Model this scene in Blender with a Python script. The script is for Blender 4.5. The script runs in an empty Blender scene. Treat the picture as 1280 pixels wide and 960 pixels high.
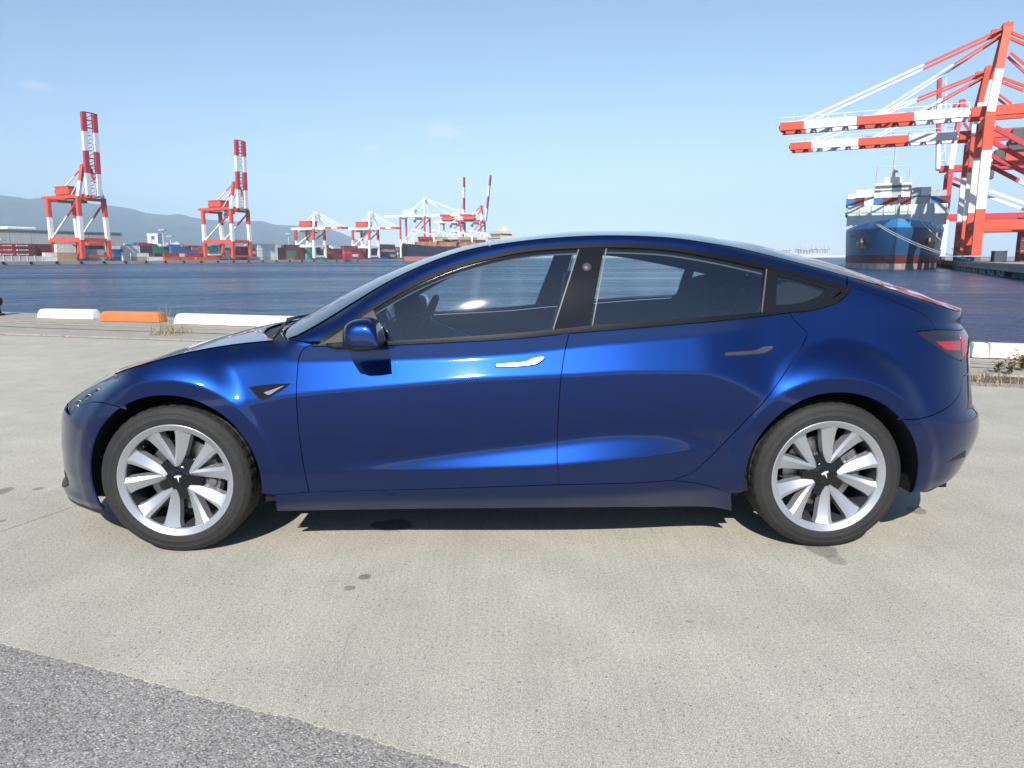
import bpy, bmesh, math, random
import numpy as np
from mathutils import Vector, Matrix
from mathutils.geometry import delaunay_2d_cdt
random.seed(7); rng = np.random.default_rng(7)
scene = bpy.context.scene
COL = scene.collection

# ------------------------------------------------------------------ camera
CAM = np.array([0.00558, -3.93513, 1.29366]); YAW, PIT, ROL, FPX = .010823, .173651, -.0027776, 900.0
_f = np.array([math.sin(YAW)*math.cos(PIT), math.cos(YAW)*math.cos(PIT), -math.sin(PIT)])
_r0 = np.array([math.cos(YAW), -math.sin(YAW), 0.0]); _u0 = np.cross(_r0, _f)
_r = math.cos(ROL)*_r0+math.sin(ROL)*_u0; _u = -math.sin(ROL)*_r0+math.cos(ROL)*_u0
cd = bpy.data.cameras.new('camera'); cam = bpy.data.objects.new('camera', cd); COL.objects.link(cam)
cam.matrix_world = Matrix(((_r[0], _u[0], -_f[0], CAM[0]), (_r[1], _u[1], -_f[1], CAM[1]), (_r[2], _u[2], -_f[2], CAM[2]), (0, 0, 0, 1)))
cd.sensor_width = 36; cd.lens = FPX/1280*36; cd.clip_start = .05; cd.clip_end = 60000
scene.camera = cam

# ------------------------------------------------------------------ sky, sun, exposure
SUN_EL, SUN_AZ = math.radians(38.5), math.radians(8.0)     # sun behind the photographer, a little to the left
TO_SUN = Vector((-math.sin(SUN_AZ)*math.cos(SUN_EL), -math.cos(SUN_AZ)*math.cos(SUN_EL), math.sin(SUN_EL)))
world = bpy.data.worlds.new('World'); scene.world = world; world.use_nodes = True
wn = world.node_tree.nodes; wl = world.node_tree.links
bg = wn['Background']; bg.inputs['Strength'].default_value = .098
sky = wn.new('ShaderNodeTexSky'); sky.sky_type = 'NISHITA'; sky.sun_disc = False
sky.sun_elevation = SUN_EL; sky.sun_rotation = math.atan2(TO_SUN.x, TO_SUN.y)
sky.altitude = 0; sky.air_density = 1.0; sky.dust_density = .1; sky.ozone_density = 3.0
# a few faint fair-weather wisps, fixed in the sky by direction
wtc = wn.new('ShaderNodeTexCoord'); sky_col = sky.outputs['Color']
wno = wn.new('ShaderNodeTexNoise'); wno.inputs['Scale'].default_value = 38; wno.inputs['Detail'].default_value = 7; wno.inputs['Roughness'].default_value = .62; wl.new(wtc.outputs['Generated'], wno.inputs['Vector'])
for cpx, cpy, cw, ch, cs in ((45, 107, 14, 6, .34), (462, 187, 16, 6, .36), (557, 165, 24, 9, .46), (800, 229, 28, 5, .36), (600, 183, 14, 4, .2), (-420, 60, 60, 14, .4), (1700, 140, 70, 16, .4)):
    cdir = _f*FPX+_r*(cpx-640)-_u*(cpy-480); cdir = cdir/np.linalg.norm(cdir); kx = 1/(cw/950.0); kz = 1/(ch/950.0)
    v1 = wn.new('ShaderNodeVectorMath'); v1.operation = 'SUBTRACT'; v1.inputs[1].default_value = tuple(cdir); wl.new(wtc.outputs['Generated'], v1.inputs[0])
    v2 = wn.new('ShaderNodeVectorMath'); v2.operation = 'MULTIPLY'; v2.inputs[1].default_value = (kx, kx, kz); wl.new(v1.outputs[0], v2.inputs[0])
    v3 = wn.new('ShaderNodeVectorMath'); v3.operation = 'LENGTH'; wl.new(v2.outputs[0], v3.inputs[0])
    v4 = wn.new('ShaderNodeMath'); v4.operation = 'MULTIPLY_ADD'; v4.inputs[1].default_value = -1.5; wl.new(wno.outputs['Fac'], v4.inputs[0]); wl.new(v3.outputs['Value'], v4.inputs[2])
    mr = wn.new('ShaderNodeMapRange'); mr.inputs['From Min'].default_value = -.35; mr.inputs['From Max'].default_value = .45; mr.inputs['To Min'].default_value = cs; mr.inputs['To Max'].default_value = 0; wl.new(v4.outputs[0], mr.inputs['Value'])
    mx = wn.new('ShaderNodeMix'); mx.data_type = 'RGBA'; wl.new(mr.outputs['Result'], mx.inputs[0]); wl.new(sky_col, mx.inputs[6]); mx.inputs[7].default_value = (6.6, 6.8, 7.2, 1); sky_col = mx.outputs[2]
wl.new(sky_col, bg.inputs['Color'])
sd = bpy.data.lights.new('sun', 'SUN'); sun = bpy.data.objects.new('sun', sd); COL.objects.link(sun)
sd.energy = 4.4; sd.angle = math.radians(.53); sd.color = (1, .955, .89)
sun.rotation_euler = TO_SUN.to_track_quat('Z', 'Y').to_euler(); sun.location = (0, -20, 30)
vs = scene.view_settings; vs.view_transform = 'Standard'; vs.look = 'None'; vs.gamma = 1; vs.exposure = .70
vs.use_curve_mapping = False
scene.cycles.use_denoising = True
scene.cycles.max_bounces = 10; scene.cycles.transparent_max_bounces = 24; scene.cycles.volume_bounces = 0
scene.cycles.sample_clamp_indirect = 6; scene.cycles.caustics_reflective = False; scene.cycles.caustics_refractive = False

# ------------------------------------------------------------------ pixel rays (1280 x 960 frame of the photograph)
def ray(px, py):
    d = _f*FPX+_r*(px-640)-_u*(py-480)
    return d/np.linalg.norm(d)
def on_z(px, py, z=0.0):
    d = ray(px, py); return CAM+d*((z-CAM[2])/d[2])
def on_y(px, py, y):
    d = ray(px, py); return CAM+d*((y-CAM[1])/d[1])
def on_depth(px, py, y):
    return on_y(px, py, y)

# ------------------------------------------------------------------ materials
MATS = {}
def nodes_of(m):
    return m.node_tree.nodes, m.node_tree.links
def mat(name, col, rough=.5, metal=0.0, coat=0.0, coat_rough=.03, spec=.5, emit=None, vary=0.0, vscale=8.0, bump=0.0, bscale=60.0, alpha=None):
    if name in MATS: return MATS[name]
    m = bpy.data.materials.new(name); m.use_nodes = True; MATS[name] = m
    n, l = nodes_of(m); b = n['Principled BSDF']
    b.inputs['Base Color'].default_value = (*col, 1); b.inputs['Roughness'].default_value = rough
    b.inputs['Metallic'].default_value = metal; b.inputs['Coat Weight'].default_value = coat
    b.inputs['Coat Roughness'].default_value = coat_rough; b.inputs['Specular IOR Level'].default_value = spec
    if emit:
        b.inputs['Emission Color'].default_value = (*emit[0], 1); b.inputs['Emission Strength'].default_value = emit[1]
    if vary or bump:
        tc = n.new('ShaderNodeTexCoord')
    if vary:
        t = n.new('ShaderNodeTexNoise'); t.inputs['Scale'].default_value = vscale; t.inputs['Detail'].default_value = 6
        l.new(tc.outputs['Object'], t.inputs['Vector'])
        r = n.new('ShaderNodeValToRGB'); e = r.color_ramp.elements
        e[0].position, e[1].position = .3, .7
        e[0].color = (*[c*(1-vary) for c in col], 1); e[1].color = (*[min(1, c*(1+vary)) for c in col], 1)
        l.new(t.outputs['Fac'], r.inputs['Fac']); l.new(r.outputs['Color'], b.inputs['Base Color'])
    if bump:
        t2 = n.new('ShaderNodeTexNoise'); t2.inputs['Scale'].default_value = bscale; t2.inputs['Detail'].default_value = 4
        l.new(tc.outputs['Object'], t2.inputs['Vector'])
        bp = n.new('ShaderNodeBump'); bp.inputs['Strength'].default_value = bump; bp.inputs['Distance'].default_value = .01
        l.new(t2.outputs['Fac'], bp.inputs['Height']); l.new(bp.outputs['Normal'], b.inputs['Normal'])
    return m
def glass_mat(name, tint, ior=1.55, rough=0.0):
    if name in MATS: return MATS[name]
    m = bpy.data.materials.new(name); m.use_nodes = True; MATS[name] = m
    n, l = nodes_of(m); n.remove(n['Principled BSDF']); out = n['Material Output']
    tr = n.new('ShaderNodeBsdfTransparent'); tr.inputs['Color'].default_value = (*tint, 1)
    gl = n.new('ShaderNodeBsdfGlossy'); gl.inputs['Roughness'].default_value = rough; gl.inputs['Color'].default_value = (1, 1, 1, 1)
    fr = n.new('ShaderNodeFresnel'); fr.inputs['IOR'].default_value = ior
    mx = n.new('ShaderNodeMixShader')
    l.new(fr.outputs['Fac'], mx.inputs['Fac']); l.new(tr.outputs['BSDF'], mx.inputs[1]); l.new(gl.outputs['BSDF'], mx.inputs[2])
    l.new(mx.outputs['Shader'], out.inputs['Surface'])
    return m

# ------------------------------------------------------------------ mesh helpers
def tag(o, label=None, cat=None, group=None, kind=None):
    if label: o['label'] = label
    if cat: o['category'] = cat
    if group: o['group'] = group
    if kind: o['kind'] = kind
    return o
def empty(name, loc=(0, 0, 0), rz=0.0, **k):
    o = bpy.data.objects.new(name, None); COL.objects.link(o); o.location = loc; o.rotation_euler = (0, 0, rz)
    o.empty_display_size = .2
    return tag(o, **k)
class MB:
    """collects verts / faces / material slots, then links them as ONE mesh object"""
    def __init__(s): s.v = []; s.f = []; s.m = []; s.n = []; s.hasn = False
    def add(s, verts, faces, mi=0, normals=None):
        o = len(s.v); s.v.extend([tuple(map(float, p)) for p in verts])
        s.f.extend([tuple(i+o for i in f) for f in faces]); s.m.extend([mi]*len(faces))
        if normals is not None:
            s.hasn = True; s.n.extend([tuple(map(float, p)) for p in normals])
        else:
            s.n.extend([(0, 0, 0)]*len(verts))
        return s
    def box(s, lo, hi, mi=0, bev=0.0):
        x0, y0, z0 = lo; x1, y1, z1 = hi
        if bev:
            b = bev; pts = []
            for z in (z0, z0+b, z1-b, z1):
                i = b if z in (z0, z1) else 0
                for sx, sy in ((0, 0), (1, 0), (1, 1), (0, 1)):
                    X = x1-i if sx else x0+i; Y = y1-i if sy else y0+i
                    cx = -b if sx else b; cy = -b if sy else b
                    pr = [(X, Y+cy, z), (X+cx, Y, z)]
                    if (sx, sy) in ((1, 0), (0, 1)): pr.reverse()
                    if (sx, sy) in ((0, 0), (1, 1)): pass
                    pts += pr
            # order around: (0,0):[left,bottom] (1,0):[bottom,right] (1,1):[right,top] (0,1):[top,left]
            F = []
            for k in range(3):
                for i in range(8):
                    j = (i+1) % 8
                    F.append((k*8+i, k*8+j, (k+1)*8+j, (k+1)*8+i))
            F.append(tuple(reversed(range(8)))); F.append(tuple(range(24, 32)))
            return s.add(pts, F, mi)
        v = [(x0, y0, z0), (x1, y0, z0), (x1, y1, z0), (x0, y1, z0), (x0, y0, z1), (x1, y0, z1), (x1, y1, z1), (x0, y1, z1)]
        return s.add(v, [(3, 2, 1, 0), (4, 5, 6, 7), (0, 1, 5, 4), (1, 2, 6, 5), (2, 3, 7, 6), (3, 0, 4, 7)], mi)
    def beam(s, a, b, w, h=None, bands=None, mi=0, up=(0, 0, 1), w1=None):
        """square beam a->b; bands = [(f0, f1, slot)] along its length"""
        h = h or w; a = Vector(a); b = Vector(b); d = (b-a).normalized(); u = Vector(up)
        if abs(d.dot(u)) > .95: u = Vector((1, 0, 0))
        sx = d.cross(u).normalized(); sy = sx.cross(d).normalized()
        for f0, f1, k in (bands or [(0, 1, mi)]):
            V = []
            for f in (f0, f1):
                p = a+(b-a)*f; ww = w+((w1 or w)-w)*f; hh = h+((w1 or h)-h)*f if w1 else h
                for i, j in ((-1, -1), (1, -1), (1, 1), (-1, 1)):
                    V.append(p+sx*i*ww/2+sy*j*hh/2)
            s.add(V, [(3, 2, 1, 0), (4, 5, 6, 7), (0, 1, 5, 4), (1, 2, 6, 5), (2, 3, 7, 6), (3, 0, 4, 7)], k)
        return s
    def tube(s, pts, r, n=8, mi=0, caps=True):
        pts = [Vector(p) for p in pts]; rs = r if hasattr(r, '__len__') else [r]*len(pts)
        V = []; F = []
        for i, p in enumerate(pts):
            d = (pts[min(i+1, len(pts)-1)]-pts[max(i-1, 0)]).normalized()
            u = Vector((0, 0, 1)) if abs(d.z) < .9 else Vector((1, 0, 0))
            a = d.cross(u).normalized(); b = a.cross(d)
            for k in range(n):
                t = 2*math.pi*k/n; V.append(p+a*math.cos(t)*rs[i]+b*math.sin(t)*rs[i])
        for i in range(len(pts)-1):
            for k in range(n):
                F.append((i*n+k, (i+1)*n+k, (i+1)*n+(k+1) % n, i*n+(k+1) % n))
        if caps: F += [tuple(range(n)), tuple(reversed(range((len(pts)-1)*n, len(pts)*n)))]
        return s.add(V, F, mi)
    def lathe(s, prof, n=48, axis='y', mi=0, closed=False, mod=None):
        """prof [(radius, axial)]"""
        V = []; F = []; m = len(prof)
        for k in range(n):
            t = 2*math.pi*k/n
            for i, (r, a) in enumerate(prof):
                rr = r if mod is None else mod(r, a, k, i)
                V.append((rr*math.cos(t), a, rr*math.sin(t)) if axis == 'y' else (rr*math.cos(t), rr*math.sin(t), a))
        for k in range(n):
            k2 = (k+1) % n
            for i in range(m if closed else m-1):
                j = (i+1) % m
                F.append((k*m+i, k*m+j, k2*m+j, k2*m+i))
        return s.add(V, F, mi)
    def grid(s, P, mi=0, normals=None, flip=False):
        n, m = len(P), len(P[0]); V = [p for row in P for p in row]; F = []
        for i in range(n-1):
            for j in range(m-1):
                q = (i*m+j, i*m+j+1, (i+1)*m+j+1, (i+1)*m+j)
                F.append(q[::-1] if flip else q)
        return s.add(V, F, mi, normals)
    def mirror_y(s):
        o = MB(); o.v = [(x, -y, z) for x, y, z in s.v]; o.f = [f[::-1] for f in s.f]; o.m = list(s.m)
        o.n = [(x, -y, z) for x, y, z in s.n]; o.hasn = s.hasn
        return o
    def join(s, t):
        o = len(s.v); s.v += t.v; s.f += [tuple(i+o for i in f) for f in t.f]; s.m += t.m; s.n += t.n; s.hasn |= t.hasn
        return s
    def xform(s, M):
        s.v = [tuple(M @ Vector(p)) for p in s.v]; return s
    def mesh(s, name, mats, smooth=False, fix=False):
        me = bpy.data.meshes.new(name); me.from_pydata(s.v, [], s.f)
        for m in (mats if isinstance(mats, (list, tuple)) else [mats]): me.materials.append(m)
        me.polygons.foreach_set('material_index', s.m)
        if fix:
            bm = bmesh.new(); bm.from_mesh(me); bmesh.ops.recalc_face_normals(bm, faces=bm.faces); bm.to_mesh(me); bm.free()
        if smooth is True: me.polygons.foreach_set('use_smooth', [True]*len(s.f))
        elif smooth: me.set_sharp_from_angle(angle=math.radians(smooth)) if False else None
        me.update()
        if s.hasn:
            me.normals_split_custom_set_from_vertices(s.n)
        return me
    def build(s, name, mats, parent=None, smooth=False, fix=False, loc=None, **k):
        me = s.mesh(name, mats, smooth is True, fix)
        if smooth and smooth is not True:
            me.polygons.foreach_set('use_smooth', [True]*len(s.f)); me.set_sharp_from_angle(angle=math.radians(smooth))
        o = bpy.data.objects.new(name, me); COL.objects.link(o)
        if parent: o.parent = parent
        if loc is not None: o.location = loc
        return tag(o, **k)
def put(name, me, parent=None, M=None, **k):
    o = bpy.data.objects.new(name, me); COL.objects.link(o)
    if parent: o.parent = parent
    if M is not None: o.matrix_local = M
    return tag(o, **k)
def copy_tree(o, parent=None):
    c = o.copy(); COL.objects.link(c); c.parent = parent
    for ch in o.children: copy_tree(ch, c)
    return c
def pchip(pts):
    x = np.array([p[0] for p in pts], float); y = np.array([p[1] for p in pts], float)
    h = np.diff(x); d = np.diff(y)/h; m = np.zeros_like(y); m[0], m[-1] = d[0], d[-1]
    for i in range(1, len(x)-1):
        if d[i-1]*d[i] > 0:
            w1, w2 = 2*h[i]+h[i-1], h[i]+2*h[i-1]; m[i] = (w1+w2)/(w1/d[i-1]+w2/d[i])
    def f(q):
        q = np.clip(np.asarray(q, float), x[0], x[-1]); i = np.clip(np.searchsorted(x, q)-1, 0, len(x)-2)
        t = (q-x[i])/h[i]
        return ((1+2*t)*(1-t)**2)*y[i]+t*(1-t)**2*h[i]*m[i]+t*t*(3-2*t)*y[i+1]+t*t*(t-1)*h[i]*m[i+1]
    return f
def sstep(a, b, x):
    t = np.clip((np.asarray(x, float)-a)/(b-a), 0, 1); return t*t*(3-2*t)
def catmull(P, step):
    P = [np.array(p, float) for p in P]
    if len(P) == 2:
        n = max(1, int(np.linalg.norm(P[1]-P[0])/step)); return np.array([P[0]+(P[1]-P[0])*i/n for i in range(n+1)])
    out = []; Q = [2*P[0]-P[1]]+P+[2*P[-1]-P[-2]]
    for i in range(1, len(Q)-2):
        p0, p1, p2, p3 = Q[i-1:i+3]
        # centripetal
        t0 = 0; t1 = np.linalg.norm(p1-p0)**.5; t2 = t1+np.linalg.norm(p2-p1)**.5; t3 = t2+np.linalg.norm(p3-p2)**.5
        n = max(1, int(np.linalg.norm(p2-p1)/step))
        for k in range(n):
            t = t1+(t2-t1)*k/n
            A1 = (t1-t)/(t1-t0)*p0+(t-t0)/(t1-t0)*p1; A2 = (t2-t)/(t2-t1)*p1+(t-t1)/(t2-t1)*p2; A3 = (t3-t)/(t3-t2)*p2+(t-t2)/(t3-t2)*p3
            B1 = (t2-t)/(t2-t0)*A1+(t-t0)/(t2-t0)*A2; B2 = (t3-t)/(t3-t1)*A2+(t-t1)/(t3-t1)*A3
            out.append((t2-t)/(t2-t1)*B1+(t-t1)/(t2-t1)*B2)
    out.append(P[-1])
    return np.array(out)
# ================================================================== GROUND, QUAY, WATER
def concrete_mat(name, base, agg=.5, bump=.35, stains=(), streak=True):
    m = bpy.data.materials.new(name); m.use_nodes = True; MATS[name] = m
    n, l = nodes_of(m); b = n['Principled BSDF']; b.inputs['Roughness'].default_value = .9; b.inputs['Specular IOR Level'].default_value = .25
    tc = n.new('ShaderNodeTexCoord'); geo = tc.outputs['Object']
    def noise(sc, det=4, rough=.55, vec=None):
        t = n.new('ShaderNodeTexNoise'); t.inputs['Scale'].default_value = sc; t.inputs['Detail'].default_value = det; t.inputs['Roughness'].default_value = rough
        l.new(vec or geo, t.inputs['Vector']); return t.outputs['Fac']
    def ramp(fac, p0, p1, c0, c1):
        r = n.new('ShaderNodeValToRGB'); e = r.color_ramp.elements; e[0].position, e[1].position = p0, p1
        e[0].color = (c0, c0, c0, 1) if not hasattr(c0, '__len__') else (*c0, 1); e[1].color = (c1, c1, c1, 1) if not hasattr(c1, '__len__') else (*c1, 1)
        l.new(fac, r.inputs['Fac']); return r.outputs['Color']
    def mul(a, c, f=1.0):
        x = n.new('ShaderNodeMix'); x.data_type = 'RGBA'; x.blend_type = 'MULTIPLY'; x.inputs[0].default_value = f
        l.new(a, x.inputs[6]); l.new(c, x.inputs[7]); return x.outputs[2]
    big = ramp(noise(.35, 5), .3, .72, [c*.86 for c in base], [c*1.08 for c in base])
    mid = ramp(noise(3.1, 6, .6), .3, .7, .88, 1.06)
    fine = ramp(noise(75, 4, .75), .34, .66, 1-.22*agg, 1+.14*agg)
    grain = ramp(noise(230, 2, .6), .30, .70, 1-.50*agg, 1+.32*agg)
    c = mul(mul(mul(big, mid), fine), grain)
    # scattered darker pits and pale stones
    v = n.new('ShaderNodeTexVoronoi'); v.inputs['Scale'].default_value = 62; l.new(geo, v.inputs['Vector'])
    pit = ramp(v.outputs['Distance'], .10, .30, .42, 1.0); sel = n.new('ShaderNodeSeparateColor'); l.new(v.outputs['Color'], sel.inputs['Color'])
    gt = n.new('ShaderNodeMath'); gt.operation = 'GREATER_THAN'; gt.inputs[1].default_value = .86; l.new(sel.outputs['Red'], gt.inputs[0])
    x = n.new('ShaderNodeMix'); x.data_type = 'RGBA'; x.blend_type = 'MULTIPLY'; l.new(gt.outputs[0], x.inputs[0]); l.new(c, x.inputs[6]); l.new(pit, x.inputs[7]); c = x.outputs[2]
    if streak:
        mp = n.new('ShaderNodeMapping'); mp.inputs['Scale'].default_value = (46, 1.2, 1); mp.inputs['Rotation'].default_value = (0, 0, math.radians(-4)); l.new(geo, mp.inputs['Vector'])
        c = mul(c, ramp(noise(1.0, 3, .6, mp.outputs['Vector']), .3, .7, .93, 1.05), .8)
    for (x0, y0, rx, ry, rot, dark, soft) in stains:
        mp = n.new('ShaderNodeMapping'); mp.vector_type = 'TEXTURE'; mp.inputs['Location'].default_value = (x0, y0, 0); mp.inputs['Rotation'].default_value = (0, 0, rot); mp.inputs['Scale'].default_value = (rx, ry, 1)
        wob = n.new('ShaderNodeTexNoise'); wob.inputs['Scale'].default_value = 9; wob.inputs['Detail'].default_value = 5; l.new(geo, wob.inputs['Vector'])
        l.new(geo, mp.inputs['Vector']); ln = n.new('ShaderNodeVectorMath'); ln.operation = 'LENGTH'; l.new(mp.outputs['Vector'], ln.inputs[0])
        ad = n.new('ShaderNodeMath'); ad.operation = 'MULTIPLY_ADD'; ad.inputs[1].default_value = .9; l.new(wob.outputs['Fac'], ad.inputs[0]); l.new(ln.outputs['Value'], ad.inputs[2])
        hf = n.new('ShaderNodeMath'); hf.operation = 'MULTIPLY'; hf.inputs[1].default_value = .4; l.new(ad.outputs[0], hf.inputs[0])
        c = mul(c, ramp(hf.outputs[0], .4*(1.30-soft), .4*(1.42+soft), dark, 1.0))
    l.new(c, b.inputs['Base Color'])
    bp = n.new('ShaderNodeBump'); bp.inputs['Strength'].default_value = bump; bp.inputs['Distance'].default_value = .003
    l.new(noise(210, 4, .7), bp.inputs['Height']); l.new(bp.outputs['Normal'], b.inputs['Normal'])
    return m
def asphalt_mat():
    m = bpy.data.materials.new('worn_asphalt'); m.use_nodes = True; n, l = nodes_of(m); b = n['Principled BSDF']
    b.inputs['Roughness'].default_value = .9; b.inputs['Specular IOR Level'].default_value = .25
    tc = n.new('ShaderNodeTexCoord'); v = n.new('ShaderNodeTexVoronoi'); v.inputs['Scale'].default_value = 185; v.inputs['Randomness'].default_value = 1; l.new(tc.outputs['Object'], v.inputs['Vector'])
    s = n.new('ShaderNodeSeparateColor'); l.new(v.outputs['Color'], s.inputs['Color'])
    r = n.new('ShaderNodeValToRGB'); e = r.color_ramp.elements; e[0].position = 0; e[0].color = (.15, .147, .142, 1); e[1].position = 1; e[1].color = (.66, .62, .57, 1)
    for p, k in ((.25, .29), (.6, .36), (.85, .42), (.95, .52)):
        q = r.color_ramp.elements.new(p); q.color = (k, k*.955, k*.885, 1)
    l.new(s.outputs['Red'], r.inputs['Fac'])
    r2 = n.new('ShaderNodeValToRGB'); e = r2.color_ramp.elements; e[0].position, e[1].position = .25, .62; e[0].color = (1, 1, 1, 1); e[1].color = (.52, .51, .50, 1)
    l.new(v.outputs['Distance'], r2.inputs['Fac'])
    x = n.new('ShaderNodeMix'); x.data_type = 'RGBA'; x.blend_type = 'MULTIPLY'; x.inputs[0].default_value = .42; l.new(r.outputs['Color'], x.inputs[6]); l.new(r2.outputs['Color'], x.inputs[7])
    t = n.new('ShaderNodeTexNoise'); t.inputs['Scale'].default_value = 2.2; t.inputs['Detail'].default_value = 6; l.new(tc.outputs['Object'], t.inputs['Vector'])
    r3 = n.new('ShaderNodeValToRGB'); e = r3.color_ramp.elements; e[0].position, e[1].position = .3, .7; e[0].color = (.86, .86, .86, 1); e[1].color = (1.1, 1.1, 1.1, 1); l.new(t.outputs['Fac'], r3.inputs['Fac'])
    y = n.new('ShaderNodeMix'); y.data_type = 'RGBA'; y.blend_type = 'MULTIPLY'; y.inputs[0].default_value = 1; l.new(x.outputs[2], y.inputs[6]); l.new(r3.outputs['Color'], y.inputs[7])
    l.new(y.outputs[2], b.inputs['Base Color'])
    bp = n.new('ShaderNodeBump'); bp.inputs['Strength'].default_value = .5; bp.inputs['Distance'].default_value = .003; bp.invert = True
    l.new(v.outputs['Distance'], bp.inputs['Height']); l.new(bp.outputs['Normal'], b.inputs['Normal'])
    return m
def gp(px, py, z=0.0): return on_z(px, py, z)[:2]
ST = []
for px, py, wpx, hpx, dk in ((490, 656, 27, 7, .42), (1029, 688, 20, 9, .62), (1046, 700, 12, 7, .72), (1146, 638, 12, 5, .6), (456, 721, 8, 3.5, .5), (437, 735, 6.5, 3, .55), (4, 614, 9, 5, .55), (48, 611, 7, 2.2, .6), (3, 651, 5, 2, .6), (862, 777, 5, 2, .7)):
    c = gp(px, py); rx = abs(gp(px+wpx, py)[0]-gp(px-wpx, py)[0])/2; ry = abs(gp(px, py-hpx)[1]-gp(px, py+hpx)[1])/2
    ST.append((c[0], c[1], rx*1.05, ry*1.05, 0.0, dk, .05))
CONC = concrete_mat('apron_concrete', (.53, .50, .415), agg=1.0, stains=ST)
COPE = concrete_mat('cope_concrete', (.40, .375, .32), agg=.5, streak=False)
ASPH = asphalt_mat()
lineA0, lineA1 = np.array(gp(0, 803)), np.array(gp(600, 960)); dA = (lineA1-lineA0)/np.linalg.norm(lineA1-lineA0)
def A_at(x): return lineA0[1]+(x-lineA0[0])*dA[1]/dA[0]
B_pts = [(-260, 122), (-8.7, 8.55), (-5.06, 7.46), (4.76, 3.22), (240, -75)]
Cf_pts = [(-260, 122.3), (-8.7, 8.68), (-5.06, 7.62), (4.76, 4.02), (240, -74)]
R_pts = [(-260, 127.5), (-10.3, 12.1), (-4.1, 9.98), (5.9, 5.12), (240, -72)]
def pl(P, x): return float(np.interp(x, [p[0] for p in P], [p[1] for p in P]))
m = MB(); m.add([(-2500, -2500, -.0025), (2500, -2500, -.0025), (2500, -900, -.0025), (240, -74.5, -.0025), (4.76, 3.5, -.0025), (-5.06, 7.55, -.0025), (-8.7, 8.6, -.0025), (-260, 122.1, -.0025), (-2500, 1110, -.0025)], [tuple(range(9))])
m.build('asphalt', ASPH, kind='structure')
J0, J1 = np.array(gp(0, 665)), np.array(gp(92, 633.5)); dJ = (J1-J0)/np.linalg.norm(J1-J0)
def J_x(y): return J0[0]+(y-J0[1])*dJ[0]/dJ[1]
# joint meets the asphalt edge and the cope
def joint_hits(line):
    best = min(np.linspace(-40, 40, 16001), key=lambda y: abs(line(J_x(y))-y)); return J_x(best), best
jA, jB = joint_hits(A_at), joint_hits(lambda x: pl(B_pts, x))
def slab(name, xs_a, xs_b, left):
    a = []
    for x in xs_a:
        w = 0.0
        if -7 < x < 5: w = .004*math.sin(x*9.1)+.003*math.sin(x*31+1.3)+random.uniform(-.005, .005)
        a.append((x, A_at(x)+w))
    b = [(x, pl(B_pts, x)) for x in xs_b]
    P = a+b[::-1]; n = len(P); mm = MB()
    mm.add([(x, y, 0) for x, y in P]+[(x, y, -.03) for x, y in P], [tuple(range(n))]+[(i, n+i, n+(i+1) % n, (i+1) % n) for i in range(n)])
    return mm.build(name, CONC, kind='structure')
fineL = list(np.arange(-7, jA[0]-.003, .012)) if jA[0] > -7 else []
g_ = .004
xsA_l = [x for x in [-260, -100, -40, -15]+list(np.arange(-7, 5, .012))+[12, 40, 120, 240] if x < jA[0]-g_]+[jA[0]-g_]
xsA_r = [jA[0]+g_]+[x for x in [-260, -100, -40, -15]+list(np.arange(-7, 5, .012))+[12, 40, 120, 240] if x > jA[0]+g_]
bx = [p[0] for p in B_pts]
slab('concrete_slab', xsA_l, [x for x in bx if x < jB[0]-g_]+[jB[0]-g_], True)
slab('concrete_slab', xsA_r, [jB[0]+g_]+[x for x in bx if x > jB[0]+g_], False)
# dirt strip and raised cope with its quay wall
DIRT = mat('dry_dirt', (.115, .09, .07), rough=.95, vary=.45, vscale=7, bump=.6, bscale=40)
m = MB(); n = len(B_pts); m.add([(x, y-.02, -.022) for x, y in B_pts]+[(x, y+.06, -.004) for x, y in Cf_pts], [(i, i+1, n+i+1, n+i) for i in range(n-1)]); m.build('dirt_strip', DIRT, kind='structure')
CZ = .05
m = MB(); n = len(Cf_pts); Qe = [(x, y+.62) for x, y in R_pts]
V = []; F = []
prof = []
for (cx_, cy_), (qx, qy) in zip(Cf_pts, Qe):
    V += [(cx_, cy_, -.05), (cx_, cy_+.01, .008), (cx_, cy_+.03, .016), (qx, qy-.03, CZ), (qx, qy, CZ-.02), (qx, qy, -5.0)]
for i in range(n-1):
    for j in range(5): F.append((i*6+j, (i+1)*6+j, (i+1)*6+j+1, i*6+j+1))
m.add(V, F); m.build('quay_cope', COPE, kind='structure', fix=True)
def cope_strip(name, off0, off1, mt, z, x0=-60, x1=60):
    xs = [x0, -30, -10.3, -8.7, -5.06, -4.1, 4.76, 5.9, 30, x1]; mm = MB(); k = len(xs)
    f = lambda x, o: pl(Cf_pts, x)*(1-o)+pl(R_pts, x)*o
    zz = lambda x, o: .016+(CZ-.016)*(f(x, o)-pl(Cf_pts, x))/(pl(R_pts, x)+.6-pl(Cf_pts, x))+z
    mm.add([(x, f(x, off0), zz(x, off0)) for x in xs]+[(x, f(x, off1), zz(x, off1)) for x in xs], [(i, i+1, k+i+1, k+i) for i in range(k-1)]); return mm.build(name, mt, kind='structure')
cope_strip('painted_line', .52, .57, mat('worn_yellow_line', (.44, .37, .25), rough=.9, vary=.35, vscale=5), 5*.001)
cope_strip('rail_groove', .30, .325, mat('rail_groove', (.16, .13, .10), rough=.9, vary=.5, vscale=3), .004)
cope_strip('cope_joint', .64, .66, mat('joint_pale', (.50, .46, .38), rough=.9, vary=.3, vscale=3), 5*.001)
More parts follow.
